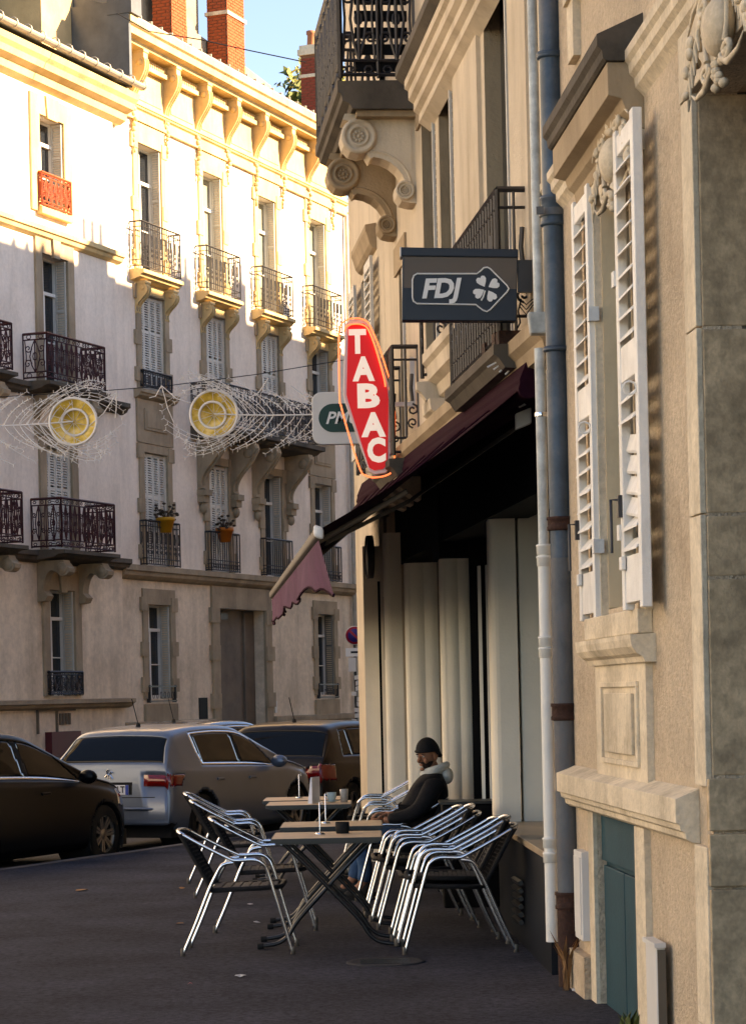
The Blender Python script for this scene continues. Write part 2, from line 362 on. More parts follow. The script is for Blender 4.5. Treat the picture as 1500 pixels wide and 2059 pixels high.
def louvre(mb, o0, u0, u1, z0, z1, axis='u', fr=.045, pitch=.055, t=.03, slat=.016, split=.38):
    """shutter leaf: frame plus slats. axis u: leaf in the facade plane at y=o0; axis o: leaf along the reveal at x=o0, from y=u0 to y=u1"""
    def bx(a, b, c, d, th0, th1):
        if axis == 'u': mb.box(a, b, th0, th1, c, d)
        else: mb.box(th0, th1, a, b, c, d)
    bx(u0, u0+fr, z0, z1, o0-t/2, o0+t/2); bx(u1-fr, u1, z0, z1, o0-t/2, o0+t/2)
    zm = z1-(z1-z0)*split
    for a, b in ((z0, z0+fr*2.2), (z1-fr*1.6, z1), (zm-fr*.8, zm+fr*.8)): bx(u0+fr, u1-fr, a, b, o0-t/2+.002, o0+t/2-.002)
    z = z0+fr*2.2+pitch*.6
    while z < z1-fr*1.8:
        if abs(z-zm) > fr*1.1:
            if axis == 'u': mb.add([(u0+fr, o0-t/2, z-.012), (u1-fr, o0-t/2, z-.012), (u1-fr, o0+t/2, z+.016), (u0+fr, o0+t/2, z+.016),
                                    (u0+fr, o0-t/2, z-.012+slat), (u1-fr, o0-t/2, z-.012+slat), (u1-fr, o0+t/2, z+.016+slat), (u0+fr, o0+t/2, z+.016+slat)],
                                   [(0,3,2,1),(4,5,6,7),(0,1,5,4),(1,2,6,5),(2,3,7,6),(3,0,4,7)])
            else: bx(u0+fr, u1-fr, z-.01, z-.01+slat*1.2, o0-t/2+.004, o0+t/2-.004)
        z += pitch
def window(par, u0, u1, z0, z1, depth=.28, o=0., shut=None, fm='frame_w', gm='glass', sm='shut_w', transom=.72, name='window'):
    w = MB().box(u0, u1, -o+depth+.03, -o+depth+.06, z0, z1).build(name, M['frame_d'], par)
    f = MB(); t = .05; y0, y1 = -o+depth-.05, -o+depth+.01
    f.box(u0, u0+t, y0, y1, z0, z1); f.box(u1-t, u1, y0, y1, z0, z1); f.box(u0+t, u1-t, y0, y1, z1-t, z1); f.box(u0+t, u1-t, y0, y1, z0, z0+t*1.6)
    um = (u0+u1)/2; zt = z0+(z1-z0)*transom
    f.box(um-.035, um+.035, y0-.01, y1, z0+t*1.6, zt); f.box(u0+t, u1-t, y0-.012, y1, zt, zt+.07)
    f.box(um-.02, um+.02, y0+.005, y1, zt+.07, z1-t)
    f.box(u0+t, um-.035, y0+.015, y1, z0+(zt-z0)*.5, z0+(zt-z0)*.5+.025); f.box(um+.035, u1-t, y0+.015, y1, z0+(zt-z0)*.5, z0+(zt-z0)*.5+.025)
    f.build('frame', M[fm], w)
    MB().box(u0+t*.5, u1-t*.5, y1, y1+.012, z0+t, z1-t*.5).build('pane', M[gm], w)
    if shut == 'closed':
        n = 2; gap = .008; wd = (u1-u0)/n
        for i in range(n):
            s = MB(); a = u0+wd*i+gap; b = u0+wd*(i+1)-gap; m_ = (a+b)/2
            louvre(s, -o+.07, a, m_-.003, z0+.02, z1-.02); louvre(s, -o+.07, m_+.003, b, z0+.02, z1-.02)
            s.build('shutter', M[sm], w)
    if shut == 'open':                           # leaves folded back against the far reveal
        s = MB(); louvre(s, u1-.035, -o+.0, -o+depth-.06, z0+.02, z1-.02, axis='o', fr=.03); s.build('shutter', M[sm], w)
        s = MB(); louvre(s, u0+.035, -o+.0, -o+depth-.06, z0+.02, z1-.02, axis='o', fr=.03); s.build('shutter', M[sm], w)
    return w
def surround(par, u0, u1, z0, z1, m='stone_lit', w=.22, o=.04, quoins=True, head=.45, sill=.12):
    f = MB(); f.box(u0-w, u0, -o, .02, z0, z1); f.box(u1, u1+w, -o, .02, z0, z1); f.box(u0-w, u1+w, -o, .02, z1, z1+head)
    if sill: f.box(u0-w-.04, u1+w+.04, -o-.09, .02, z0-sill, z0)
    s = f.build('window_surround', M[m], par)
    if quoins:
        n = 3; hq = .32
        for i in range(n):
            z = z0+.15+(z1-z0-.5)*i/(n-1)+(0 if i < n-1 else .2)
            for a, b in ((u0-w-.10, u0-.02), (u1+.02, u1+w+.10)):
                MB().box(a, b, -o-.018, .02, z, z+hq+random.uniform(-.02, .02)).build('stone_block', M[m], par)
    return s
def console(mb, u, w, z1, o, h, o0=0.):          # S-scroll bracket in profile, top at z1, projecting o, height h
    pts = [(o0-.02, z1), (o, z1), (o, z1-h*.14)]
    n = 12
    for i in range(n+1):
        t = i/n; pts.append((o0+(o-o0)*(.5+.5*cos(pi*t))*.92+.05+.04*sin(2*pi*t), z1-h*(.16+.80*t)))
    pts += [(o0+.03, z1-h), (o0-.02, z1-h)]
    mb.prism([(-a, b) for a, b in pts], 'x', u-w/2, u+w/2)
    for sx in (-1, 1):
        c = u+sx*(w/2)
        mb.lathe([(0, sx*.015), (o*.16, sx*.015), (o*.2, 0), (0, 0)], (c, -(o*.74), z1-h*.22), 'x', 10)
    for k in (-1, 1):                            # raised ribs down the front
        rb = [(p[0]+.018, p[1]) for p in pts[3:-2]]
        mb.tube([(u+k*w*.22, -a, b) for a, b in rb], .012, 4, caps=False)
    mb.box(u-w/2-.02, u+w/2+.02, -(o+.02), .0, z1-.06, z1+.0015)
def rail_panel(mb, f, Ln, z0, z1, style, r=.011):
    """flat iron panel: f(s, z) gives the 3-D point"""
    def T(pts, rr=r, n=4): mb.tube([f(s, z) for s, z in pts], rr, n, caps=False)
    hh = z1-z0
    T([(0, z1), (Ln, z1)], r*1.9); T([(0, z0+.03), (Ln, z0+.03)], r*1.2)
    T([(0, z0), (0, z1)], r*1.6); T([(Ln, z0), (Ln, z1)], r*1.6)
    if style == 'bars':
        n = max(2, int(Ln/.11))
        for i in range(1, n): T([(Ln*i/n, z0+.03), (Ln*i/n, z1)], r*.9)
        T([(0, z1-.12*hh), (Ln, z1-.12*hh)], r); T([(0, z0+.16*hh), (Ln, z0+.16*hh)], r)
        for i in range(n):
            c = Ln*(i+.5)/n
            if i % 2 == 0:
                T(spiral(c, z0+.42*hh, .05, .012, pi/2, 1.2, 10), r*.8); T(spiral(c, z0+.30*hh, .045, .012, -pi/2, 1.2, 10), r*.8)
                T([(c, z0+.5*hh), (c+.01, z0+.62*hh), (c, z0+.75*hh)], r*1.5)
    elif style == 'plain':
        n = max(2, int(Ln/.12))
        for i in range(1, n): T([(Ln*i/n, z0+.03), (Ln*i/n, z1)], r)
        T([(0, z0+.28*hh), (Ln, z0+.28*hh)], r)
        for i in range(n): c = Ln*(i+.5)/n; T([(c+.04*cos(a), z0+.14*hh+.06*hh*sin(a)) for a in [k*pi/4 for k in range(9)]], r*.8)
    else:                                        # scrollwork
        n = max(1, round(Ln/.42)); w = Ln/n
        T([(0, z1-.13*hh), (Ln, z1-.13*hh)], r); T([(0, z0+.15*hh), (Ln, z0+.15*hh)], r)
        for i in range(n):
            c = w*(i+.5)
            T([(c-w*.5, z0), (c-w*.5, z1)], r)
            for k in (-1, 1):
                T([(c+k*w*.12*t_[0], z0+hh*t_[1]) for t_ in ((0, .15), (1.1, .3), (1.8, .5), (1.1, .7), (0, .87))], r*.9)
                T(spiral(c+k*w*.30, z0+.34*hh, w*.17, .01, pi/2*(1+k), 1.3, 14, -k), r*.8)
                T(spiral(c+k*w*.28, z0+.68*hh, w*.16, .01, -pi/2*(1+k), 1.3, 14, k), r*.8)
                T([(c+k*w*.42, z0+.15*hh), (c+k*w*.36, z0+.5*hh), (c+k*w*.42, z0+.87*hh)], r*.8)
                T([(c+k*w*.25+w*.11*cos(a), z0+.075*hh+w*.09*sin(a)) for a in [q*pi/3 for q in range(7)]], r*.7)
                T([(c+k*w*.25+w*.10*cos(a), z0+.935*hh+w*.08*sin(a)) for a in [q*pi/3 for q in range(7)]], r*.7)
            T([(c, z0+.15*hh), (c, z0+.87*hh)], r*1.1)
            T([(c+w*.09*cos(a), z0+.5*hh+w*.15*sin(a)) for a in [q*pi/4 for q in range(9)]], r*.8)
def railing(par, u0, u1, z0, z1, o, style='bars', m='iron', o0=0., sides=True, r=.011, name='railing'):
    mb = MB()
    rail_panel(mb, lambda s, z: (u0+s, -o, z), u1-u0, z0, z1, style, r)
    if sides:
        rail_panel(mb, lambda s, z: (u0, -(o0+s), z), o-o0, z0, z1, style, r)
        rail_panel(mb, lambda s, z: (u1, -(o0+s), z), o-o0, z0, z1, style, r)
    return mb.build(name, M[m], par, fix=False)
def carved_drop(mb, u, z1, h, o=.05):            # foliage pendant under a corbel
    rnd = random.Random(int(u*100)+int(z1*10))
    for i in range(9):
        t = i/8; w = .13*(1-t*.75)
        mb.ball((u+rnd.uniform(-1, 1)*w*.6, -o-.05*(1-t)+rnd.uniform(-.02, .02), z1-h*t), (.035+.05*(1-t), .05, .05+.02*rnd.random()), 6, 4)

# ------------------------------------------------------------------ LEFT: corner-bayed building B with corbelled cornice
B = empty('apartment_building', WL.w(0, 0, 0), WL.ang, 'pale apartment building with corbelled yellow cornice and a wide grey door at street level', 'building')
UB0, UB1 = -1.62, 12.05
cols = [(-.30, .88), (3.06, 4.15), (6.24, 7.34), (9.46, 10.60)]
Z3, Z2, Z1f, Z0f = (11.22, 14.15), (8.55, 10.75), (4.62, 7.18), (1.62, 3.75)
holes = []
for i, (a, b) in enumerate(cols):
    z2 = (8.0, 10.75) if i in (1, 2) else (8.6, 10.75)
    holes += [(a, b, *Z3), (a, b, *z2), (a, b, *Z1f)]
    if i in (0, 3): holes.append((a+.02, b-.02, *Z0f))
door_h = (3.43, 6.1, 0., 3.75)
allh = holes+[door_h]
up = wall_grid(MB(), UB0, UB1, 4.5, 16.2, [h for h in holes if h[2] > 4.5])
shell(up, UB0, UB1, 4.5, 16.2, 0, -9); up.build('wall', M['stucco'], B)
lo = wall_grid(MB(), UB0, UB1, 0, 4.5, [h for h in allh if h[2] < 4.5], depth=.3)
shell(lo, UB0, UB1, 0, 4.5, 0, -9); lo.build('lower_wall', M['stucco_low'], B)
for i, (a, b) in enumerate(cols):
    window(B, a, b, *Z3, shut='open', gm='glass_w' if i else 'glass')
    surround(B, a, b, *Z3, head=.6, sill=0)
    z2 = (8.0, 10.75) if i in (1, 2) else (8.6, 10.75)
    window(B, a, b, *z2, shut='closed' if i < 3 else 'open', sm='shut_w')
    surround(B, a, b, *z2, m='stone_shade', head=.18, sill=0)
    window(B, a, b, *Z1f, shut='closed' if i < 2 else 'open')
    surround(B, a, b, *Z1f, m='stone_shade', head=.18, sill=0)
    if i in (0, 3):
        window(B, a+.02, b-.02, *Z0f, shut='open', sm='shut_g' if i == 3 else 'shut_w', gm='glass')
        surround(B, a+.02, b-.02, *Z0f, m='stone_shade', head=.35, sill=0, w=.24)
        MB().box(a-.22, b+.22, -.06, .02, .75, 1.50).build('window_apron', M['stone_shade'], B)
        g = MB(); g.box(a-.1, b+.1, -.10, -.075, 1.88, 1.915); g.box(a-.1, b+.1, -.10, -.075, 1.55, 1.58)
        for k in range(2): g.box(a-.06+k*(b-a+.1), a-.04+k*(b-a+.1), -.10, .02, 1.53, 1.93)
        for k in range(6): g.tube(spiral(0, 0, .09, .02, 0, 1, 8) and [(a+.1+k*.19+.05*cos(q), -.09, 1.7+.08*sin(q)) for q in [j*pi/3 for j in range(7)]], .007, 4)
        g.build('window_guard', M['iron'], B)
    # third floor balconies
    bal = MB()
    ul, ur, ob = a-.42, b+.34, .30
    ledge(bal, ul-.04, ur+.04, 11.22, ob+.06, .24)
    bo = bal.build('balcony', M['stone_lit'], B)
    railing(bo, ul, ur, 11.26, 12.28, ob, 'bars')
    for q in (a-.12, b+.12): c = MB(); console(c, q, .22, 10.98, ob*.9, .72); c.build('console', M['stone_lit'], bo)
    p_ = MB().box(a+.02, b-.02, -.05, .02, 10.77, 10.98).build('lintel_panel', M['stone_lit'], B)
    # first floor railings standing on the string course
    railing(B, a-.22+(.0), b+.28, 4.62, 5.55 if i else 5.62, .16, 'plain' if i else 'bars', o0=0)
# small guard of the second floor windows, panel under it
for i in (0, 3):
    a, b = cols[i]
    railing(B, a-.12, b+.12, 8.62, 9.0, .12, 'bars', r=.014)
    m_ = MB(); ledge(m_, a-.38, b+.38, 8.58, .20, .22); m_.build('window_sill', M['stone_shade'], B)
    m_ = MB(); m_.box(a-.30, b+.30, -.045, .02, 7.38, 8.36); m_.box(a+.02, b-.02, -.075, -.045, 7.68, 8.16); m_.box(a+.09, b-.09, -.09, -.075, 7.74, 8.10)
    m_.build('stone_panel', M['stone_shade'], B)
# string course over the ground floor, lower plinth
m_ = MB(); ledge(m_, UB0, UB1+.1, 4.62, .22, .34); m_.build('string_course', M['stone_shade'], B)
for q_ in ((UB0, 3.05, 1.12, .12, .2), (6.5, UB1+.05, 1.12, .14, .32)): m_ = MB(); ledge(m_, *q_); m_.build('plinth_course', M['stone_shade'], B)
# wide door with dressed jambs
m_ = MB(); m_.box(3.05, 3.43, -.06, .02, 0, 3.75); m_.box(6.1, 6.48, -.06, .02, 0, 3.75); m_.box(3.05, 6.48, -.06, .02, 3.75, 4.28)
m_.build('door_surround', M['stone_shade'], B)
for z in (.2, 1.35, 2.5, 3.4):
    for a, b in ((2.95, 3.41), (6.12, 6.58)): MB().box(a, b, -.085, .02, z, z+.36).build('stone_block', M['stone_shade'], B)
d = MB().box(3.44, 6.09, .26, .30, 0, 3.74).build('door', M['garage'], B)
MB().box(5.38, 5.43, .2, .262, 0, 3.74).build('door_post', M['garage'], d)
MB().box(4.1, 4.5, .235, .262, 3.5, 3.66).build('lintel_box', M['frame_d'], d)
m_ = MB().box(6.62, 6.76, -.03, 0, 1.2, 1.5).build('doorbell_panel', M['boxw'], B)
m_ = MB().box(2.3, 2.75, -.02, .01, .95, 1.62).build('cellar_grille', M['shopdark'], B)
# big second floor balcony with four scroll consoles
bal = MB(); ub0, ub1, ob = 2.25, 8.35, .72
ledge(bal, ub0-.08, ub1+.08, 8.0, ob+.08, .30)
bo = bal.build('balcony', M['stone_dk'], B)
railing(bo, ub0, ub1, 8.04, 8.98, ob, 'scroll', r=.013)
for q in (2.62, 4.42, 5.72, 7.75):
    c = MB(); n = 14; pts = [(-.02, 7.74), (.66, 7.74), (.70, 7.62)]
    for i in range(n+1):
        t = i/n; pts.append((.12+.56*(1-t)**1.6+.05*sin(pi*t*2), 7.55-1.0*t))
    pts += [(-.02, 6.52)]
    c.prism([(-a, b) for a, b in pts], 'x', q-.14, q+.14)
    for sx in (-1, 1): c.lathe([(0, sx*.02), (.10, sx*.02), (.12, 0), (0, 0)], (q+sx*.14, -.5, 7.5), 'x', 12)
    c.tube([(q+s_*.1, -(a+.015), b) for s_ in (0,) for a, b in pts[2:-2]], .03, 5)
    c.box(q-.17, q+.17, -.24, .02, 6.38, 6.52); c.box(q-.15, q+.15, -.18, .02, 6.22, 6.38); c.ball((q, -.09, 6.1), (.11, .1, .14))
    c.build('console', M['stone_shade'], bo)
# entablature: frieze, corbels, dentils, cornice, zinc edge
m_ = MB(); m_.box(UB0, UB1, -.05, .0, 14.78, 16.2); ledge(m_, UB0, UB1, 15.02, .14, .16); m_.box(UB0, UB1, -.08, .0, 14.62, 14.80)
m_.build('frieze', M['stone_lit'], B)
m_ = MB(); mould(m_, UB0-.1, UB1+.1, [(0, 16.62), (.66, 16.58), (.66, 16.42), (.60, 16.38), (.58, 16.24), (.44, 16.20), (.40, 16.12), (0, 16.1)])
m_.build('cornice', M['stone_lit'], B)
cu = [-.52+1.655*k for k in range(8)]
for k, q in enumerate(cu):
    c = MB(); console(c, q, .21, 16.12, .40, 1.30, .05); c.build('corbel', M['stone_lit'], B)
    c = MB(); carved_drop(c, q, 14.85, .75 if k % 2 else .95); c.build('carved_pendant', M['stone_lit'], B)
    if k < 7:
        c = MB(); x = q+.18
        while x < q+1.655-.2: c.box(x, x+.05, -.16, -.04, 15.92, 16.05); x += .095
        c.box(q+.16, q+1.655-.16, -.20, -.04, 15.80, 15.90)
        c.build('dentil_row', M['stone_lit'], B)
        c = MB(); c.box(q+.24, q+1.42, -.066, -.04, 15.12, 15.72); c.build('frieze_panel', M['stone_lit'], B)
zp = MB(); zp.add([(0, 0, 0), (.48, 0, 0), (.48, .34, .22), (0, .34, .22), (0, 0, .03), (.48, 0, .03), (.48, .34, .25), (0, .34, .25)],
                  [(0,3,2,1),(4,5,6,7),(0,1,5,4),(1,2,6,5),(2,3,7,6),(3,0,4,7)])
zp.box(.48, .505, -.01, .35, .0, .10)
zm_ = zp.mesh('roof_edge_panel', M['zinc'])
k = UB0
while k < UB1: mesh_at('roof_edge_panel', zm_, B, (k, -.62, 16.60)); k += .51
m_ = MB(); m_.add([(UB0, -.3, 16.8), (UB1, -.3, 16.8), (UB1, 4.5, 18.6), (UB0, 4.5, 18.6), (UB0, 9, 16.4), (UB1, 9, 16.4), (UB0, 0, 16.1), (UB1, 0, 16.1)],
                  [(0, 1, 2, 3), (3, 2, 5, 4), (0, 3, 4, 6), (1, 2, 5, 7)])
m_.build('roof', M['zinc_d'], B)
# left end of B rising over A: dark zinc cheek
MB().box(UB0-.12, UB0-.01, -.62, .79, 15.0, 16.9).build('end_flashing', M['zinc_d'], B)
MB().box(UB0-.14, UB0+.35, -.70, -.1, 16.62, 17.05).build('zinc_box', M['zinc_d'], B)
# drainpipe at the right end
MB().tube([WT and (UB1-.12, -.09, 0), (UB1-.12, -.09, 14.6)], .06, 8).build('drainpipe', M['zinc'], B)

def chimney(par, u, y, z0, z1, w, d, pots=0, bm='brick', name='chimney', base=True, band=None):
    """brick stack: mortar core with single bricks on the street and camera sides"""
    c = MB().box(u, u+w, y, y+d, z0, z1).build(name, M['mortar'], par)
    bl, bh = .235, .078
    bme = MB().box(0, bl-.018, -.012, .03, 0, bh-.016).mesh('brick', M[bm])
    bms = MB().box(-.012, .03, 0, bl-.018, 0, bh-.016).mesh('brick', M[bm])
    z = z0+(.45 if base else .02); row = 0
    while z < z1-bh:
        off = 0 if row % 2 else bl/2
        x = u-.0+.005-off
        while x < u+w-.02:
            a = max(x, u); e_ = min(x+bl-.018, u+w)
            if e_-a > .04: mesh_at('brick', bme, c, (a, y, z), ((e_-a)/(bl-.018), random.uniform(.7, 1.3), 1))
            x += bl
        x = y+.03-off
        while x < y+d-.02:
            a = max(x, y+.032); e_ = min(x+bl-.018, y+d)
            if e_-a > .04: mesh_at('brick', bms, c, (u, a, z), (random.uniform(.7, 1.3), (e_-a)/(bl-.018), 1))
            x += bl
        z += bh; row += 1
    if base: MB().box(u-.04, u+w+.04, y-.04, y+d+.04, z0-.3, z0+.42).build('stone_base', M['creamst'], c)
    for bz in (band or []): MB().box(u-.05, u+w+.05, y-.05, y+d+.05, bz, bz+.09).build('stone_band', M['creamst'], c)
    cap = MB().box(u-.07, u+w+.07, y-.07, y+d+.07, z1, z1+.16); cap.box(u-.03, u+w+.03, y-.03, y+d+.03, z1+.16, z1+.28); cap.build('cap', M['creamst'], c)
    for i in range(pots):
        MB().lathe([(.12, 0), (.10, .3), (.13, .33), (.13, .42), (.0, .42)], (u+w*(i+.5)/pots, y+d/2, z1+.26), 'z', 10).build('chimney_pot', M['terracotta'], c)
    return c
# brick stacks standing behind the eaves; u, height from the photograph
def chim_from_px(xl, xm, xr, yb, yt, o, **k):
    """xl..xm = side facing the camera, xm..xr = street side; o outward offset of street face"""
    u0 = WL.u(xm, yb, o); z1 = WL.uz(xm, yt, o)[1]; u1 = WL.u(xr, yb, o)
    du = WL.u(xl, yb, o); d = (u0-du)/2.05
    return chimney(B, u0, -o, 16.9, z1, u1-u0, max(.5, d), **k)
chim_from_px(318, 345, 375, 60, -60, -.9, pots=0, bm='brick')
chim_from_px(420, 458, 492, 130, -40, -.9, pots=0, bm='brick', band=[WL.uz(458, 28, -.9)[1]])
chim_from_px(612, 645, 655, 230, 108, -1.4, pots=2, bm='brick_d', base=False, band=[WL.uz(640, 150, -1.4)[1]])
# rendered party walls on the roof
def party(x0, x1, ybot, yt0, yt1, o, m, d=3.0):
    u0, u1 = WL.u(x0, yt0, o), WL.u(x1, yt1, o); za, zb = WL.uz(x0, yt0, o)[1], WL.uz(x1, yt1, o)[1]
    MB().prism([(u0, 16.7), (u1, 16.7), (u1, zb), (u0, za)], 'y', -o, -o+d).build('party_wall', M[m], B)
party(240, 318, 60, -80, -60, -1.6, 'roofg')
party(373, 398, 120, -30, -10, -1.6, 'roofg')
party(376, 424, 120, 52, 85, -1.5, 'roofg')
party(490, 545, 180, 130, 172, -1.4, 'rooflit')
m_ = MB().box(WL.u(500, 160, -1.3), WL.u(528, 170, -1.3), 1.28, 1.40, 17.0, WL.uz(520, 165, -1.3)[1]); m_.build('dark_panel', M['stone_dk'], B)  # dark panel standing against the party wall

# ------------------------------------------------------------------ LEFT: building A (nearer, lower)
A = empty('apartment_building', WL.w(-4, 0, 0), WL.ang, 'lower white rendered apartment building at the left edge with dark red iron balconies', 'building')
UA0, UA1, OA = -13.0, UB0, .10
sA = 4.                                            # local shift of the root
ca = [(-4.95, -3.86), (-9.0, -7.75)]
h = []
for a, b in ca: h += [(a, b-.05, 11.9, 13.78), (a, b, 8.15, 10.9), (a, b, 4.66, 6.9), (a, b, 1.72, 3.93)]
def sh_(lst): return [(a+sA, b+sA, c, d) for a, b, c, d in lst]
up = wall_grid(MB(), UA0+sA, UA1+sA, 4.5, 14.4, [x for x in sh_(h) if x[2] > 4.5], OA, .35); shell(up, UA0+sA, UA1+sA, 4.5, 14.4, OA, -8); up.build('wall', M['stucco'], A)
lo = wall_grid(MB(), UA0+sA, UA1+sA, 0, 4.5, [x for x in sh_(h) if x[2] < 4.5], OA, .35); shell(lo, UA0+sA, UA1+sA, 0, 4.5, OA, -8); lo.build('lower_wall', M['stucco_low'], A)
class Sh:  # children of A are written in wall coordinates through this shifted holder
    pass
for ci, (a, b) in enumerate(ca):
    a += sA; b += sA
    window(A, a, b-.05, 11.9, 13.78, .3, OA, shut='open'); 
    s_ = MB()
    s_.box(a-.36, a, -OA-.05, -OA+.02, 11.75, 13.78); s_.box(b-.05, b+.30, -OA-.05, -OA+.02, 11.75, 13.78); s_.box(a-.36, b+.30, -OA-.05, -OA+.02, 13.78, 14.18)
    s_.prism([(a+.30, 13.74), (b-.36, 13.74), (b-.28, 14.2), (a+.24, 14.2)], 'y', -OA-.085, -OA)
    s_.box(a-.12, b+.12, -OA-.14, -OA+.02, 11.70, 11.84); s_.build('window_surround', M['stone_lit'], A)
    railing(A, a-.10, b+.06, 11.86, 12.55, OA+.12, 'scroll', 'iron_o', o0=OA, r=.016)
    window(A, a, b, 8.15, 10.9, .3, OA, shut='open'); window(A, a, b, 4.66, 6.9, .3, OA, shut='closed'); window(A, a, b, 1.72, 3.93, .3, OA, shut='open', gm='glass')
    for z0, z1, mm in ((8.15, 10.9, 'stone_shade'), (4.66, 6.9, 'stone_shade'), (1.72, 3.93, 'stone_shade')):
        s_ = MB(); s_.box(a-.27, a, -OA-.05, -OA+.02, z0, z1); s_.box(b, b+.27, -OA-.05, -OA+.02, z0, z1); s_.box(a-.27, b+.27, -OA-.05, -OA+.02, z1, z1+.40)
        s_.build('window_surround', M[mm], A)
        k_ = MB(); k_.prism([((a+b)/2-.12, z1-.05), ((a+b)/2+.12, z1-.05), ((a+b)/2+.18, z1+.48), ((a+b)/2-.18, z1+.48)], 'y', -OA-.10, -OA); k_.build('keystone', M[mm], A)
    for (zb, oo, hh, cm, lft) in ((8.15, .55, .92, 'iron_r', .80), (4.72, .70, 1.0, 'iron_r', .62)):
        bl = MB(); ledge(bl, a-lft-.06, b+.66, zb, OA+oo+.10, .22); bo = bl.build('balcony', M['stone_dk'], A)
        railing(bo, a-lft, b+.60, zb+.03, zb+.03+hh, OA+oo, 'scroll', cm, o0=OA, r=.014)
        if zb < 5 or 1:
            for q in (a-.30, b+.30):
                c = MB(); zt = zb-.22
                pts = [(0, zt), (oo+.02, zt), (oo+.06, zt-.12)]+[(OA+oo-.10+.16*cos(t_), zt-.17+.16*sin(t_)) for t_ in [0, -.5, -1, -1.5, -2, -2.6]]
                for i in range(9): t = i/8; pts.append((OA+oo-.34-.22*sin(t*pi/2), zt-.20-.42*(1-cos(t*pi/2))))
                pts += [(OA+.18, zt-.66), (OA+.24, zt-.72), (OA+.18, zt-.82), (OA+.02, zt-.84), (0, zt-.84)]
                c.prism([(-x, y) for x, y in pts], 'x', q-.13, q+.13)
                for sx in (-1, 1): c.lathe([(0, sx*.03), (.06, sx*.03), (.07, sx*.012), (.11, sx*.012), (.13, 0), (0, 0)], (q+sx*.13, -(OA+oo-.12), zt-.17), 'x', 12)
                c.build('console', M['stone_shade'], bo)
    railing(A, a-.16, b+.16, 1.74, 2.22, OA+.10, 'scroll', 'iron', o0=OA, r=.014)
def Aledge(u0, u1, z, o, h_, m, name='string_course'):
    m_ = MB(); mould(m_, u0+sA, u1+sA, [(0, z), (OA+o, z-.02), (OA+o, z-h_*.45), (OA+o*.75, z-h_*.55), (OA+o*.6, z-h_*.8), (OA+.02, z-h_), (0, z-h_)]); m_.build(name, M[m], A)
Aledge(UA0, UA1+.16, 11.45, .18, .26, 'stone_lit'); Aledge(UA0, UA1+.16, 8.14, .22, .26, 'stone_dk'); Aledge(UA0, UA1+.12, 4.72, .20, .26, 'stone_dk'); Aledge(UA0, UA1+.16, 1.66, .20, .22, 'stone_shade')
m_ = MB(); mould(m_, UA0+sA, UA1+sA+.35, [(0, 14.95), (.62, 14.92), (.58, 14.80), (.50, 14.72), (.46, 14.60), (.30, 14.52), (.26, 14.38), (.12, 14.30), (0, 14.3)]); m_.build('cornice', M['stone_lit'], A)
gp = []
for i in range(9): an = pi+pi*i/8; gp.append((.10*cos(an), .10*sin(an)))
gm_ = MB(); gm_.prism([(x, z) for x, z in gp], 'x', 0, .52); gm_.lathe([(.10, .52), (.115, .52), (.115, .55), (.10, .55)], (0, 0, 0), 'x', 10)
gme = gm_.mesh('gutter_section', M['zinc'])
k = UA0+sA
while k < UA1+sA+.3: mesh_at('gutter_section', gme, A, (k, -.68, 15.12)); k += .56
m_ = MB(); m_.add([(UA0+sA, -.62, 15.02), (UA1+sA, -.62, 15.02), (UA1+sA, 4, 16.2), (UA0+sA, 4, 16.2), (UA1+sA, 8, 15), (UA0+sA, 8, 15)], [(0, 1, 2, 3), (3, 2, 4, 5)]); m_.build('roof', M['zinc_d'], A)
# attic wall with dark box and tall rendered stack
us1_ = UB0-.05+sA
a = MB().box(UA0+sA, us1_, 1.9, 5, 14.9, 21).build('attic_wall', M['zinc_d'], A)
b0, b1 = WL.u(44, 60, -1.85)+sA, WL.u(84, 60, -1.85)+sA
bx_ = MB().box(b0, b1, 1.78, 1.9, WL.uz(60, 105, -1.5)[1], WL.uz(60, 12, -1.5)[1]).build('attic_shutter', M['shopdark'], A)
MB().box(b0+.22, b1-.08, 1.74, 1.78, WL.uz(60, 46, -1.5)[1], WL.uz(60, 18, -1.5)[1]).build('small_pane', M['glass_w'], bx_)
us1 = UB0-.03+sA; us0 = us1-1.42
MB().box(us0, us1, .8, 1.85, 15.0, 21.5).build('rendered_stack', M['rooflit'], A)
# bits on the base: vents and dark red utility box
v0, v1 = WL.u(82, 1470, .2)+sA, WL.u(158, 1470, .2)+sA
f_ = MB(); f_.box(v0, v0+.04, -OA-.05, -OA, .95, 1.45); f_.box(v0, v1, -OA-.05, -OA, 1.41, 1.45); f_.box(v1-.8, v1-.76, -OA-.05, -OA, .95, 1.41); f_.build('meter_frame', M['joint'], A)
MB().box(v0+.35, v1, -OA-.16, -OA, .45, .98).build('utility_box', M['box_red'], A)
m_ = MB()
for i in range(4): m_.box(v0+.95+i*.13, v0+1.02+i*.13, -OA-.03, -OA, 1.12, 1.36)
m_.build('vent', M['joint'], A)
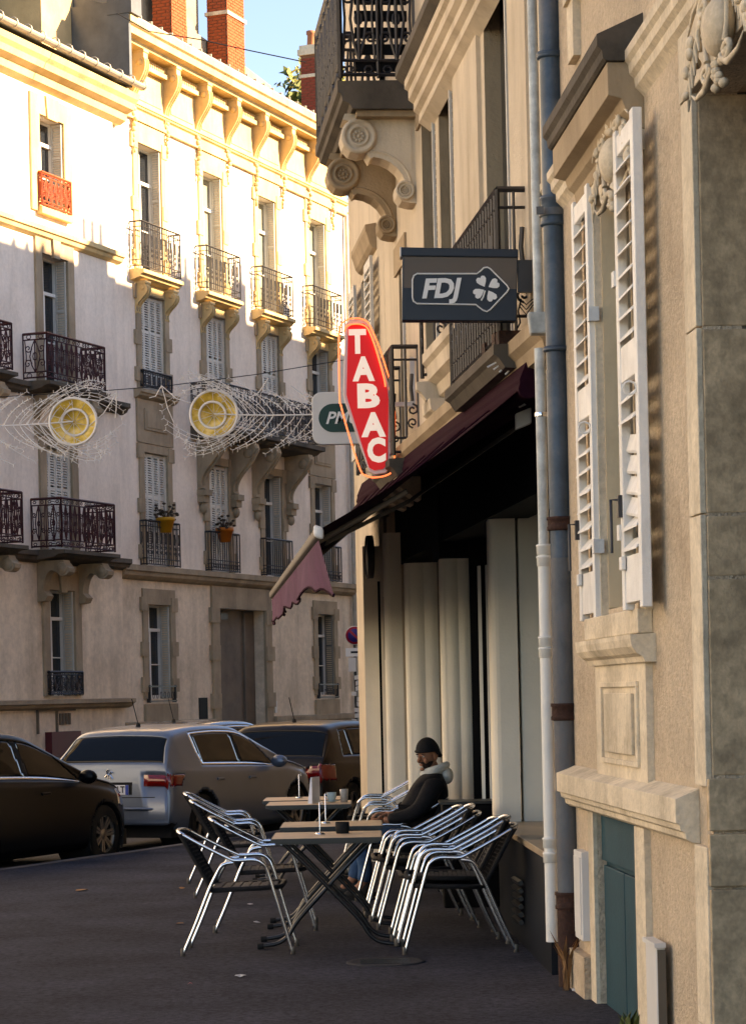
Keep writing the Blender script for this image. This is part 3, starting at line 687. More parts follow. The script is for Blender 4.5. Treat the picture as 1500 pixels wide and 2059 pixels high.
# flowerpots hanging on the first floor rails
for i, (px, py, mm, lb) in enumerate(((333, 1055, 'pot_y', 'bright yellow flowerpot with withered plant hung on a first floor balcony rail'), (452, 1075, 'pot_o', 'orange flowerpot with drooping plant on the balcony rail right of the yellow pot'))):
    u, z = WL.uz(px, py, .2); r = empty('flowerpot', WL.w(u, .2, z-.18), WL.ang, lb, 'flowerpot', 'flowerpots on the balcony rails')
    MB().lathe([(.0, -.0), (.13, 0), (.2, .26), (.22, .26), (.22, .34), (.19, .34), (.17, .28), (0, .28)], (0, 0, 0), 'z', 12).build('pot', M[mm], r)
    p = MB(); rn = random.Random(i)
    for k in range(22):
        an = rn.uniform(0, 2*pi); l = rn.uniform(.15, .5); tip = (l*cos(an), l*.5*sin(an), .34+rn.uniform(-.05, .3))
        p.tube([(0, 0, .28), (tip[0]*.5, tip[1]*.5, .45), tip], .008, 3); p.ball(tip, (.05, .05, .03), 5, 3)
    p.build('plant', M['bark'], r)
# ------------------------------------------------------------------ far things at the end of the street gap
FB = empty('shop_building', (0, 74, 0), 0, 'dark shopfront with navy fascia seen in the narrow gap right of the pale facade', 'building')
m_ = MB(); m_.box(-1.2, 9, 0, 8, 0, 9.5); m_.build('wall', M['roofg'], FB)
m_ = MB(); m_.box(-.9, 2.4, -.12, 0, 0, 3.3); m_.build('shop_window', M['shopdark'], FB)
f_ = MB(); f_.box(-1.0, 2.5, -.3, -.0, 3.35, 4.6); f_ = f_.build('fascia', M['axablue'], FB)
text('AXA', .62, M['signwhite'], f_, (.24, -.31, 3.95), extrude=.01)
for zz in (5.2, 7.6): MB().box(-.5, .5, -.03, 0, zz, zz+1.7).build('window', M['glass'], FB)
def tree(name, base, h, r, label, m1='leaf', m2='leafy', n=1500, seed=1, lsz=.16):
    t = empty(name, base, 0, label, 'tree', 'street trees far down the gap'); rn = random.Random(seed)
    tr = MB(); tr.tube([(0, 0, 0), (.1, 0, h*.35), (0, .1, h*.6), (.1, 0, h*.9)], [r*.10, r*.075, r*.05, r*.02], 8)
    cl = []
    for k in range(14):
        a = rn.uniform(0, 2*pi); z0 = h*rn.uniform(.35, .7); rr = r*rn.uniform(.4, .95)
        e_ = (rr*cos(a), rr*sin(a), z0+h*rn.uniform(.05, .25)); tr.tube([(0, 0, z0), (e_[0]*.5, e_[1]*.5, z0+(e_[2]-z0)*.6), e_], [r*.04, r*.025, r*.012], 5); cl.append(e_)
    for k in range(16): a = rn.uniform(0, 2*pi); q = r*rn.uniform(0, .8); cl.append((q*cos(a), q*sin(a), h*rn.uniform(.55, 1.0)))
    tr.build('trunk', M['bark'], t)
    for mm, nn in ((m1, n), (m2, n//2)):
        lf = MB()
        for k in range(nn):
            c = Vector(rn.choice(cl))+Vector((rn.gauss(0, 1), rn.gauss(0, 1), rn.gauss(0, .9)))*r*.17
            ax = Vector((rn.uniform(-1, 1), rn.uniform(-1, 1), rn.uniform(-1, 1))).normalized(); b = ax.orthogonal().normalized(); s_ = lsz*rn.uniform(.6, 1.5)
            lf.add([c-ax*s_, c+b*s_*.5, c+ax*s_, c-b*s_*.5], [(0, 1, 2, 3)])
        lf.build('crown', M[mm], t, fix=False)
    return t
pt = P(712, 500, 88); tree('tree', (pt.x, 88, 0), 19.5, 3.4, 'tree showing as a thin strip between the pale facade and the cafe row', n=5000, seed=3, lsz=.22)
pt = P(618, 300, 95); tree('tree', (pt.x+.3, 95, 0), 25.4, 3.4, 'tree top rising over the pale building roof beside the right-hand brick chimney', n=3500, seed=5, lsz=.26)

# block on the near side of the cross street: its roof line and chimneys throw the shadow edge on the pale facade
D = 15.2; KU = D*math.tan(SUN_PHI); KZ = D/cos(SUN_PHI)*math.tan(SUN_EL)
O = empty('apartment_building', WL.w(6, D, 0), WL.ang, 'tall apartment building behind the cafe corner facing the pale facade across the side street', 'building', None)
def sh_pt(x, y): u, z = WL.uz(x, y, 0); return u+KU-6, z+KZ
zb = sh_pt(300, 582)[1]
uL = sh_pt(-35, 600)[0]
m_ = MB().box(uL, 22, -8, -.3, 0, zb-.35); m_.box(uL-.2, 22.2, -8.2, -.05, zb-.35, zb)
m_.build('wall', M['ashlar'], O)
O2 = empty('apartment_building', WL.w(-22.4, D, 0), WL.ang, 'unseen lower block added along the side street to shade the road', 'building')  # unseen, height set to shade the road yet pass sun to the left wall
MB().box(0, uL+28.1, -8, -.3, 0, 12.6).build('wall', M['stone_shade'], O2)
LB_bounce = empty('apartment_building', WL.w(-60, .1, 0), WL.ang, 'unseen pale building added beyond the left edge to bounce sunlight onto the right-hand houses', 'building')  # unseen wall added as a sun bounce for the right-hand houses
hl = [(a, a+1.1, z, z+2.3) for a in [2+3.2*k for k in range(14)] for z in (1.6, 5, 8.5, 11.6)]
m_ = wall_grid(MB(), 0, 46.9, 0, 15, hl, 0, .25); shell(m_, 0, 46.9, 0, 15, 0, -8); m_.build('wall', M['stucco_g'], LB_bounce)
MB().box(.1, 46.8, .25, .3, 0, 14.9).build('window_band', M['glass'], LB_bounce)
m_ = MB(); mould(m_, 0, 46.9, [(0, 15.5), (.6, 15.45), (.5, 15.1), (0, 14.9)]); m_.build('cornice', M['stone_lit'], LB_bounce)
for n_, (x0, x1, yt, pots) in enumerate([(22, 100, 512, 3), (166, 216, 468, 3), (262, 300, 560, 0), (352, 393, 530, 3), (478, 502, 545, 2), (560, 590, 592, 3), (625, 640, 632, 2), (662, 676, 650, 2)]):
    u0, _ = sh_pt(x0, yt); u1, z1 = sh_pt(x1, yt)
    z1 = sh_pt((x0+x1)/2, yt)[1]
    c = MB().box(u0, u1, -1.1, -.5, zb-.2, z1).build('chimney', M['rooflit'], O)
    for i in range(pots): MB().lathe([(.11, 0), (.085, .55), (.11, .6), (0, .6)], (u0+(u1-u0)*(i+.5)/pots, -.8, z1-.02), 'z', 8).build('chimney_pot', M['terracotta'], c)

# ------------------------------------------------------------------ RIGHT: near building R (roughcast, stone window, arch)
R = empty('house', WR.w(0, 0, 0), WR.ang, 'near right house in tan roughcast with louvred shutters and a teal cellar door', 'building')
wo = (1.70, 2.70, 2.02, 4.02)                       # window opening u,z
WZ = 9.0
ar = (4.12, 6.8, -.5, 3.98)                          # doorway opening
dr = (1.16, 2.46, -.1, 1.0)
def RU(x, y, o=0): return WR.u(x, y, o)
def RZ(x, y, o=0): return WR.uz(x, y, o)[1]
w_ = wall_grid(MB(), 0, 8, -.1, WZ, [wo, ar, dr, (1.2, 2.6, 5.35, 8.0)], 0, .16); shell(w_, 0, 8, -.1, WZ, 0, -6); w_.build('wall', M['pinkr'], R)
# window: pane and frame deep in the reveal
wr = MB().box(1.70, 2.70, .16, .40, 2.02, 4.02).build('window', M['creamst'], R)
MB().box(1.74, 2.66, .125, .155, 2.06, 3.98).build('pane', M['glass'], wr)
s_ = MB(); oo = .035
s_.box(1.48, 1.69, -oo, .0, 1.98, 4.02); s_.box(2.71, 2.92, -oo, .0, 1.98, 4.02); s_.box(1.30, 2.95, -oo-.004, .0, 4.02, 4.30); s_.build('window_surround', M['creamst'], R)
MB().box(1.701, 1.708, .0, .12, 2.03, 4.01).build('reveal_lining', M['rev_bright'], wr)  # thin lining whose brighter colour replaces light missing on this jamb
# shutters with single slats
def big_shutter(u0, u1, o0, o1, label, brk=()):
    s = MB(); z0, z1 = 1.98, 4.14; fr = .075; t0, t1 = o0, o1
    s.box(u0, u0+fr, -t1, -t0, z0, z1); s.box(u1-fr, u1, -t1, -t0, z0, z1)
    for a, b in ((z0+.03, z0+.24), (z1-.12, z1-.03), (3.0, 3.16)): s.box(u0+fr, u1-fr, -t1+.004, -t0-.004, a, b)
    s.box(u0+.05, u0+.12, -t1-.02, -t1, z0+.18, z0+.24); o = s.build('shutter', M['shut_n'], R, bevel=.004); o['label'] = label
    sl = MB(); w = u1-u0-2*fr
    sl.add([(0, -.001, 0), (w, -.001, 0), (w, -.055, -.05), (0, -.055, -.05), (0, .002, .012), (w, .002, .012), (w, -.052, -.038), (0, -.052, -.038)], [(0,3,2,1),(4,5,6,7),(0,1,5,4),(1,2,6,5),(2,3,7,6),(3,0,4,7)])
    me = sl.mesh('slat', M['shut_n']); z = z0+.31; k = 0; rn = random.Random(int(u0*10))
    while z < z1-.14:
        if not (2.96 < z < 3.20):
            rot = (rn.uniform(-.08, .08)+(.5 if k in brk else 0), rn.uniform(-.012, .012)+(.10 if k in brk else 0), 0)
            mesh_at('slat', me, o, (u0+fr, -t0-.0, z), (1, 1, 1), rot)
        z += .094; k += 1
    hk = MB(); hk.tube([(u0+.04, -t1, z0+.5), (u0+.04, -t1-.05, z0+.5), (u0+.04, -t1-.05, z0+.26)], .008, 6); hk.box(u0+.02, u0+.06, -t1-.02, -t1, z0+.42, z0+.52)
    hk.build('latch', M['iron'], o)
    MB().tube([(u1-.04, -t1-.03+.03*sin(a), z0+.95+.03*cos(a)) for a in [q*pi/4 for q in range(9)]], .005, 5).build('ring', M['shut_n'], o)
    for z in (2.3, 3.45):
        hg = MB(); hg.box(u1-.01 if u0 < 1.5 else u0-.05, u1+.05 if u0 < 1.5 else u0+.01, -t1-.01, -t0, z, z+.07); hg.build('hinge', M['shut_n'], o)
    return o
big_shutter(1.14, 1.67, .02, .062, 'farther shutter folded back, slats nearly closed')
big_shutter(2.72, 3.24, .062, .105, 'nearer shutter with several crooked and slipped slats', brk=(2, 3, 4, 5))
# sill and panelled apron
s_ = MB(); s_.box(1.34, 2.90, -.070, .0, 1.874, 1.985); s_.build('window_sill', M['creamst'], R, bevel=.006)
s_ = MB(); mould(s_, 1.32, 2.96, [(0, 1.872), (.115, 1.868), (.115, 1.848), (.108, 1.815), (.085, 1.785), (.06, 1.77), (.05, 1.745), (0, 1.745)]); s_.build('sill_moulding', M['creamst'], R)
s_ = MB(); s_.box(1.42, 2.86, -.032, 0, 1.165, 1.745); a = s_.build('apron', M['creamst'], R)
f_ = MB()
for a0, a1, z0, z1 in ((1.62, 2.68, 1.635, 1.66), (1.62, 2.68, 1.265, 1.29), (1.62, 1.66, 1.29, 1.635), (2.64, 2.68, 1.29, 1.635)): f_.box(a0, a1, -.046, -.032, z0, z1)
f_.box(1.76, 2.54, -.048, -.032, 1.32, 1.605); f_.build('apron_panel', M['creamst'], a, bevel=.003)
# ledge (plinth cap)
s_ = MB(); mould(s_, .34, 3.86, [(0, 1.215), (.10, 1.175), (.10, 1.075), (.085, 1.07), (.08, 1.045), (.062, 1.035), (.058, 1.01), (.035, .995), (0, .99)]); s_.build('ledge', M['creamst'], R, bevel=.003)
# string course at lintel level and projecting hood on the window
def pr(k, z): return [(0, z), (.10*k, z-.01), (.10*k, z-.05), (.08*k, z-.07), (.075*k, z-.11), (.05*k, z-.13), (.045*k, z-.17), (.02*k, z-.19), (0, z-.21)]
for a_, b_ in ((.0, 1.20), (2.94, 8)):
    s_ = MB(); mould(s_, a_, b_, pr(.85, 4.46)); s_.build('string_course', M['creamst'], R)
s_ = MB(); mould(s_, 1.22, 2.96, [(0, 4.405), (.162, 4.405), (.16, 4.26), (.10, 4.245), (.085, 4.20), (.055, 4.175), (.045, 4.12), (0, 4.11)])
hd_ = s_.build('window_hood', M['ashlar_d'], R, bevel=.003)
s_ = MB(); mould(s_, 1.20, 2.98, [(0, 4.62), (.208, 4.525), (.208, 4.475), (.188, 4.455), (.183, 4.42), (.168, 4.408), (0, 4.408)]); s_.build('hood_cap', M['stone_dk'], hd_)
s_ = MB(); mould(s_, 4.1, 7.4, [(0, 4.80), (.17, 4.78), (.17, 4.74), (.15, 4.72), (.14, 4.62), (.06, 4.50), (0, 4.46)]); s_.build('doorway_hood', M['ashlar_d'], R)
# carved cartouche above window, and above doorway
def cartouche(name, px_, py_, s, o):
    u, z = WR.uz(px_, py_, o+.05); rn = random.Random(int(px_)); c = MB(); K = 2.3
    def B_(du, dz, ru, rz, ro=.03, oo=.03): c.ball((u+du*K*s, -o-oo*s, z+dz*s), (ru*K*s, ro*s, rz*s), 10, 8)
    B_(0, 0, .062, .105, .06, .035)
    def S_(pts, r): c.tube([(u+a_*K*s, -o-.045*s, z+b_*s) for a_, b_ in pts], r, 6)
    for k in (-1, 1):
        S_([(k*x, q) for x, q in spiral(.085, .125, .045, .006, pi, 1.6, 18, -1)], .014*s)
        S_([(k*x, q) for x, q in spiral(.075, -.125, .038, .006, pi, 1.5, 16, 1)], .013*s)
        S_([(k*.075, .09), (k*.088, .03), (k*.082, -.04), (k*.07, -.09)], [.015*s, .010*s, .010*s, .014*s])
        S_([(k*.03, -.135), (k*.09, -.18), (k*.16, -.175), (k*.20, -.14)], [.012*s, .015*s, .010*s, .004*s])
        S_([(k*.03, .15), (k*.10, .185), (k*.17, .16), (k*.22, .10)], [.012*s, .015*s, .010*s, .004*s])
        for i in range(16):
            t = rn.random(); B_(k*(.115+.12*t), .13-.24*t+rn.uniform(-.04, .04), rn.uniform(.010, .020), rn.uniform(.014, .028), .016, rn.uniform(.02, .06))
        for i in range(6): S_([(k*(.12+.016*i), .10-.03*i), (k*(.14+.016*i), .05-.03*i), (k*(.13+.02*i), -.01-.035*i)], [.006*s, .012*s, .004*s])
    for i in range(7): B_(rn.uniform(-.03, .03), .125+.013*i, .016, .020, .025, .04)
    for i in range(8): B_(rn.uniform(-.035, .035), -.125-.014*i, .013, .018, .02, .035)
    return c.build(name, M['creamst'], R)
cartouche('carved_cartouche', 1224, 322, 1.0, .035)
cartouche('carved_cartouche', 1436, 52, 1.0, .04)
# doorway: bright dressed edge, olive blocks of the deep reveal
for q_ in ((3.90, ar[0], -.025, .0, 1.232, 2.31), (3.90, ar[0], -.025, .0, 2.316, 3.05), (3.90, ar[0], -.025, .0, 3.056, 3.98), (3.90, 7.2, -.03, .0, 3.984, 4.25), (3.87, ar[0], -.028, .0, .272, .99), (3.87, ar[0], -.028, .0, -.1, .268)): MB().box(*q_).build('doorway_block', M['creamst'], R, bevel=.004)
zs = [-.5, .27, .83, 1.05, 1.27, 2.06, 2.31, 3.05, 3.98]
for i in range(len(zs)-1):
    pr_ = .06 if zs[i+1] <= 1.27 else 0.
    MB().box(ar[0]-.02-.004*(i % 2), ar[0]+.004+pr_*.3, .0 if pr_ == 0 else -.02, .62, zs[i]+.006, zs[i+1]-.006).build('stone_block', M['olive'], R, bevel=.006)
MB().box(ar[0]-.04, ar[0]-.005, .02, .6, -.5, 3.98).build('mortar', M['joint'], R)
MB().box(ar[0], ar[1], .0, .7, 3.982, 4.2).build('soffit', M['olive'], R)
MB().box(ar[0]-.3, ar[1], .62, .70, -.5, 3.98).build('entrance_door', M['shopdark'], R)
# cellar door
d = MB().box(dr[0], dr[1], .05, .09, -.1, 1.0).build('cellar_door', M['teal'], R)
for a, b in ((1.19, 1.80), (1.82, 2.43)): MB().box(a, b, .028, .05, -.08, .72).build('door_panel', M['teal'], d, bevel=.004)
MB().box(1.17, 2.45, .022, .05, .745, .985).build('door_transom', M['teal'], d, bevel=.004)
MB().box(.99, dr[0], -.02, 0, -.1, .99).build('door_jamb', M['creamst'], R); MB().box(dr[1], 2.72, -.03, 0, -.1, .99).build('door_jamb', M['creamst'], R)
MB().box(.12, .98, -.055, 0, -.1, .22).build('plinth', M['pinkr'], R)
MB().box(2.74, 3.86, -.03, 0, -.2, .12).build('plinth', M['creamst'], R)
m_ = MB().box(.66, .93, -.05, .0, .30, .77).build('meter_panel', M['boxw'], R, bevel=.004); MB().box(.69, .90, -.056, -.05, .33, .74).build('panel_door', M['boxw'], m_, bevel=.002)
# upper window with white shutter over the hood
uw = MB().box(1.2, 2.6, .14, .16, 5.35, 8.0).build('upper_window', M['frame_d'], R)
for i in range(3): MB().box(1.22+i*.46, 1.64+i*.46, .09, .13, 5.36, 8.0).build('shutter_board', M['shut_n'], uw)
s_ = MB(); s_.box(1.0, 1.2, -.04, 0, 4.9, 8); s_.box(2.6, 2.8, -.04, 0, 4.9, 8); s_.box(1.0, 2.8, -.06, 0, 5.2, 5.35); s_.build('window_surround', M['creamst'], R)
mb = empty('gas_box', WR.w(RU(1318, 1960, .06)-.02, .0, .0), WR.ang, 'narrow white plastic box on the wall right of the teal cellar door', 'box')
b_ = MB(); b_.box(-.16, .10, -.070, -.03, -.12, .50); b_.build('body', M['boxw'], mb, bevel=.006); b_ = MB(); b_.box(-.18, .12, -.08, -.03, .50, .52); b_.build('lid', M['boxw'], mb)
b_ = MB(); b_.box(.10, .112, -.065, -.03, -.1, .49); b_.build('door_seam', M['joint'], mb)

# ------------------------------------------------------------------ downpipes at the joint of the two houses
def pipe(name, X, Y, r, segs, label, mats):
    e_ = empty(name, (X, Y, 0), 0, label, 'pipe')
    for z0, z1, m1, rr in segs:
        c = MB().lathe([(rr, z0), (rr, z1)], (0, 0, 0), 'z', 20); c.build('pipe_section', M[m1], e_, fix=False)
    return e_
px = P(1132, 1300, 13.35)
bp = pipe('downpipe', px.x, 13.35, .058, [(.68, 2.35, 'pipe_l', .060), (2.35, 2.62, 'pipe_b', .058), (2.62, 3.38, 'pipe_b', .060), (3.38, 4.07, 'pipe_b', .058), (4.07, 9, 'pipe_b', .060), (-.05, .50, 'rust', .064), (.50, .68, 'pipe_l', .060)], 'thick blue grey cast iron downpipe at the corner of the tan house', None)
def zpx(y, Y=13.35, x=1112): return P(x, y, Y).z
for y0, y1, mm in ((1040, 1068, 'rust'), (1415, 1450, 'rust'), (395, 455, 'pipe_b'), (1795, 1830, 'rust'), (105, 118, 'pipe_b'), (700, 708, 'pipe_b')):
    z1, z0 = zpx(y0), zpx(y1); c = MB(); c.lathe([(.060, z0), (.074, z0+.004), (.074, z0+.02), (.069, z0+.03), (.069, z1-.02), (.075, z1-.015), (.075, z1), (.06, z1)], (0, 0, 0), 'z', 20)
    c.build('pipe_collar', M[mm], bp, fix=False)
c = MB(); z = zpx(435); c.lathe([(.078, z), (.08, z+.02), (.078, z+.04)], (0, 0, 0), 'z', 20); c.box(-.10, -.06, -.09, -.07, z, z+.04); c.build('pipe_clamp', M['pipe_l'], bp)
pw = P(1098, 1300, 13.62); wp = pipe('downpipe', pw.x, 13.62, .035, [(.22, zpx(1105, 13.62, 1096), 'pipe_w', .036), (zpx(1105, 13.62, 1096), zpx(700, 13.62, 1090), 'pipe_g', .030), (zpx(640, 13.62), 9, 'pipe_g', .028)], 'slim downpipe with white painted lower half beside the thick blue pipe', None)
for y in (1105, 1128, 1290, 1312, 1695, 1725):
    z = zpx(y, 13.62, 1098); c = MB(); c.lathe([(.036, z-.03), (.042, z-.028), (.042, z+.015), (.045, z+.018), (.045, z+.026), (.036, z+.03)], (0, 0, 0), 'z', 18); c.build('pipe_collar', M['pipe_w'], wp, fix=False)
zt = zpx(665, 13.62, 1090); c = MB(); c.add([(-.05, -.05, zt-.02), (.05, -.05, zt-.02), (.05, .05, zt-.02), (-.05, .05, zt-.02), (-.065, -.06, zt+.10), (.065, -.06, zt+.10), (.065, .06, zt+.10), (-.065, .06, zt+.10)], [(0,3,2,1),(4,5,6,7),(0,1,5,4),(1,2,6,5),(2,3,7,6),(3,0,4,7)]); c.build('rain_head', M['pipe_g'], wp, bevel=.01)
for y in (838,): z = zpx(y, 13.62, 1090); MB().lathe([(.034, z), (.036, z+.012), (.034, z+.024)], (0, 0, 0), 'z', 16).build('pipe_clamp', M['chrome'], wp)

# ------------------------------------------------------------------ RIGHT: cafe building T
T = empty('cafe_building', WT.w(0, 0, 0), WT.ang, 'cream stone corner building housing the cafe, with scrolled consoles and iron balconies', 'building')
UT0 = WT.atY(23.1)                                    # far end of the stone front
def TY(Y): return WT.atY(Y)
th = []
def tu(x, y, o=0): return WT.u(x, y, o)
twin = [(tu(850, 400), tu(878, 400), 4.0, 6.30), (tu(885, 400), tu(914, 400), 4.0, 6.30), (tu(979, 400), tu(1031, 400), 3.9, 7.0), (tu(800, 480), tu(812, 480), 3.9, 5.4)]
SF = 3.5
t_ = wall_grid(MB(), UT0, 0, SF, 13, twin, 0, .12)
shell(t_, UT0, 0, SF, 13, 0, -6); t_.add([(UT0, 0, SF), (0, 0, SF), (0, 1.2, SF), (UT0, 1.2, SF)], [(0, 1, 2, 3)]); t_.build('wall', M['ashlar'], T)
for i, w in enumerate(twin):
    a, b, z0, z1 = w
    wd = MB().box(a, b, .12, .4, z0, z1).build('window', M['frame_d'], T)
    MB().box(a+.06, b-.06, .105, .12, z0+.08, z1-.05).build('pane', M['glass'], wd)
    s = MB(); louvre(s, b-.06, -.02, .10, z0, z1-.02, axis='o', fr=.022, pitch=.07, t=.03); s.build('shutter', M['shut_w'], wd)
    s = MB(); s.box(a-.2, b+.2, -.022, 0, z1, z1+.25)
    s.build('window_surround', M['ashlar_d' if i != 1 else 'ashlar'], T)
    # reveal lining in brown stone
    MB().box(a-.01, a+.006, .002, .12, z0, z1).build('reveal_lining', M['ashlar_d'], wd)
# pilaster strips
for xa, xb, o in ((1036, 1072, .03), (922, 972, .03)):
    MB().box(tu(xa, 400), tu(xb, 400), -o, 0, SF+.25, 12).build('pilaster', M['ashlar'], T)
# joined hood moulding over the windows
h0, hz0 = WT.uz(841, 252, .12); h1 = tu(925, 0, .12)
s = MB(); mould(s, h0-.2, h1+1.2, [(0, hz0+.42), (.20, hz0+.40), (.20, hz0+.34), (.17, hz0+.32), (.17, hz0+.25), (.13, hz0+.22), (.13, hz0+.16), (.09, hz0+.13), (.09, hz0+.07), (.05, hz0+.04), (0, hz0)]); s.build('window_hood', M['ashlar'], T)
s = MB(); mould(s, h0-.3, h1+1.4, [(0, hz0+.56), (.26, hz0+.52), (.26, hz0+.45), (.2, hz0+.40), (0, hz0+.40)]); s.build('hood_cap', M['stone_dk'], T)
# first-floor band
s = MB(); mould(s, UT0, 0, [(0, 3.76), (.16, 3.74), (.16, 3.66), (.12, 3.62), (.10, 3.54), (0, 3.52)]); s.build('string_course', M['ashlar_d'], T)
# small balconies
def bal(u0, u1, z, o, m, corb=True):
    b = MB(); mould(b, u0-.05, u1+.05, [(0, z), (o+.05, z-.01), (o+.05, z-.07), (o+.02, z-.09), (o-.02, z-.15), (0, z-.16)]); b_ = b.build('balcony', M['stone_dk'] if m == 'd' else M['ashlar'], T)
    railing(b_, u0, u1, z+.02, z+.94, o, 'bars', 'iron', r=.010)
    if corb:
        for q in (u0+.12, u1-.12, (u0+u1)/2):
            c = MB(); mould(c, q-.14, q+.14, [(0, z-.16), (o-.02, z-.16), (o-.03, z-.24), (o-.09, z-.29), (.05, z-.34), (0, z-.36)]); c.build('corbel', M['ashlar'], b_)
    return b_
b1 = bal(tu(908, 815, .21), tu(1066, 450, 0), 3.74, .20, 'd', False)
b2 = bal(tu(850, 795, .2), tu(900, 700, 0), 4.02, .20, 'l'); bal(tu(842, 800, 0)-1.35, tu(842, 800, 0), 3.62, .22, 'd')
s = MB(); mould(s, tu(850, 795, .2)-.05, tu(932, 662, .2), [(0, 4.25), (.2, 4.22), (.2, 4.15), (.17, 4.12), (.16, 4.02), (.10, 3.98), (.08, 3.9), (0, 3.85)]); s.build('balcony_plinth', M['ashlar'], T)
# great balcony with scroll consoles
yb0, yb1 = 20.3, 22.7; zs_ = 6.50
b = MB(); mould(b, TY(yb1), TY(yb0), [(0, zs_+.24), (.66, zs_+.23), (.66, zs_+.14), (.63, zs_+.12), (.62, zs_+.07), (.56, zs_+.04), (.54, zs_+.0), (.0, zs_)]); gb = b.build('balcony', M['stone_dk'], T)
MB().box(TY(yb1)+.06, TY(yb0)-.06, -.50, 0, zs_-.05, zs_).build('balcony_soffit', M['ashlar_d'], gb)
railing(gb, TY(yb1)+.03, TY(yb0)-.03, zs_+.26, zs_+1.25, .63, 'scroll', 'iron', r=.014)
for i in range(7):
    z = zs_+.33+i*.14; MB().box(TY(yb0)-.10, TY(yb0)-.07, -.50, -.06, z, z+.085).build('screen_slat', M['shopdark'], gb)
MB().box(TY(yb0)-.09, TY(yb0)-.06, -.30, -.26, zs_+.26, zs_+1.3).build('screen_post', M['shopdark'], gb)
def scroll_console(Y, zt, k=1., m='ashlar', ww=.28):
    c = MB(); u = TY(Y)
    pts = [(-.0, zt), (.62*k, zt), (.64*k, zt-.05)]
    pts += [(.50*k+.155*k*cos(a), zt-.20*k+.155*k*sin(a)) for a in [radians(q) for q in (60, 30, 0, -30, -60, -90, -115)]]
    pts += [(.40*k, zt-.40*k)]+[(.40*k-.31*k*sin(radians(q)), zt-.66*k+.28*k*cos(radians(q))) for q in (5, 20, 35, 50, 65, 80)]
    pts += [(.165*k+.0*k, zt-.62*k), (.175*k, zt-.66*k), (.17*k, zt-.72*k), (.13*k, zt-.77*k), (.05*k, zt-.79*k), (0, zt-.79*k)]
    c.prism([(-a, b_) for a, b_ in pts], 'x', u-ww/2, u+ww/2)
    for (ou, zz, r) in ((.50*k, zt-.20*k, .155*k), (.10*k, zt-.68*k, .085*k)):
        for s_ in (1,):
            x = u+ww/2
            c.lathe([(r*1.02, -.0), (r*1.02, .02), (r*.92, .035), (r*.80, .035), (r*.74, .018), (r*.60, .018), (r*.56, .03), (r*.48, .03), (r*.45, .008), (0, .008)], (x, -ou, zz), 'x', 24)
            for q in range(9): a = q*2*pi/9; c.ball((x+.012, -ou+r*.26*cos(a), zz+r*.26*sin(a)), (.012, r*.10, r*.10), 6, 4)
            c.ball((x+.015, -ou, zz), (.016, r*.11, r*.11), 6, 4)
    x = u+ww/2
    for a0, a1 in (((.30, .05), (.04, .05)), ((.04, .05), (.04, .50)), ((.30, .05), (.30, .22)), ):
        c.obox((x, -(a0[0]+a1[0])/2*k, zt-(a0[1]+a1[1])/2*k), (.006, 0, 0), (0, max(.008, abs(a0[0]-a1[0])/2*k), 0), (0, 0, max(.008, abs(a0[1]-a1[1])/2*k)))
    c.tube([(x, -(.40*k-.36*k*sin(radians(q))), zt-.66*k+.33*k*cos(radians(q))) for q in range(0, 85, 8)], .014*k, 5)
    c.build('console', M[m], gb if k == .95 else T, bevel=.0)
scroll_console(20.62, zs_-.0, .95); scroll_console(22.1, zs_-.0, .95, 'ashlar_d')
scroll_console(16.9, 6.98, .85, 'ashlar_d', .3)
b = MB(); mould(b, TY(17.3), TY(12.5), [(0, 7.25), (.7, 7.23), (.7, 7.1), (.6, 7.0), (0, 6.98)]); b.build('upper_balcony', M['stone_dk'], T)
# shopfront under the awning: fascia, podium, sill, pier returns, recessed door
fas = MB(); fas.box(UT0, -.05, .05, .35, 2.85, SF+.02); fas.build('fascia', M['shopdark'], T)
def plan(mb_, pts, z0, z1): mb_.prism(pts, 'z', z0, z1)
def top(name, pts, z0, z1, m, lab=None, bevel=0):
    mb_ = MB(); plan(mb_, [(T.matrix_world.inverted() @ Vector((x, y, 0))).xy[:] for x, y in pts], z0, z1); return mb_.build(name, M[m], T, bevel=bevel)
bpy.context.view_layer.update()
top('podium', [(.985, 13.9), (.865, 17.25), (2.4, 17.25), (2.4, 13.9)], -.1, .66, 'podium')
top('podium_sill', [(.965, 13.86), (.84, 17.35), (2.4, 17.35), (2.4, 13.86)], .66, .70, 'marble', bevel=.004)
top('podium', [(.50, 19.85), (.30, 22.9), (2.2, 22.9), (2.2, 19.85)], -.1, .66, 'podium')
top('podium_sill', [(.48, 19.82), (.28, 22.95), (2.2, 22.95), (2.2, 19.82)], .66, .70, 'marble')
top('shop_window', [(1.30, 13.9), (1.27, 17.3), (1.33, 17.3), (1.36, 13.9)], .70, 2.9, 'glass')
top('shop_window', [(.80, 19.9), (.62, 22.9), (.68, 22.9), (.86, 19.9)], .70, 2.9, 'glass')
def X_at(px_, Y): return P(px_, 1400, Y).x
def pier(name, a, b, Y, m='shopwhite', z0=.70, z1=3.14, round_l=.05, bul=0.0, dep=.3):
    """pier return facing the street end, from pixel column a to b at depth Y, soft rounded street edge"""
    xa, xb = X_at(a, Y), X_at(b, Y); pts = [(xb, Y), (xb, Y+dep), (xa, Y+dep)]
    pts += [(xa+round_l*(1-cos(radians(q))), Y+round_l*(1-sin(radians(q)))) for q in (0, 22, 45, 67, 90)]
    if bul:
        n = 12; pts += [(xa+round_l+(xb-xa-round_l)*i/n, Y-bul*abs(sin(pi*2*i/n))) for i in range(1, n)]
    return top(name, pts, z0, z1, m)
pier('shop_pier', 989, 1043, 17.25, round_l=.06); pier('shop_pier', 1048, 1089, 17.27, round_l=.015)
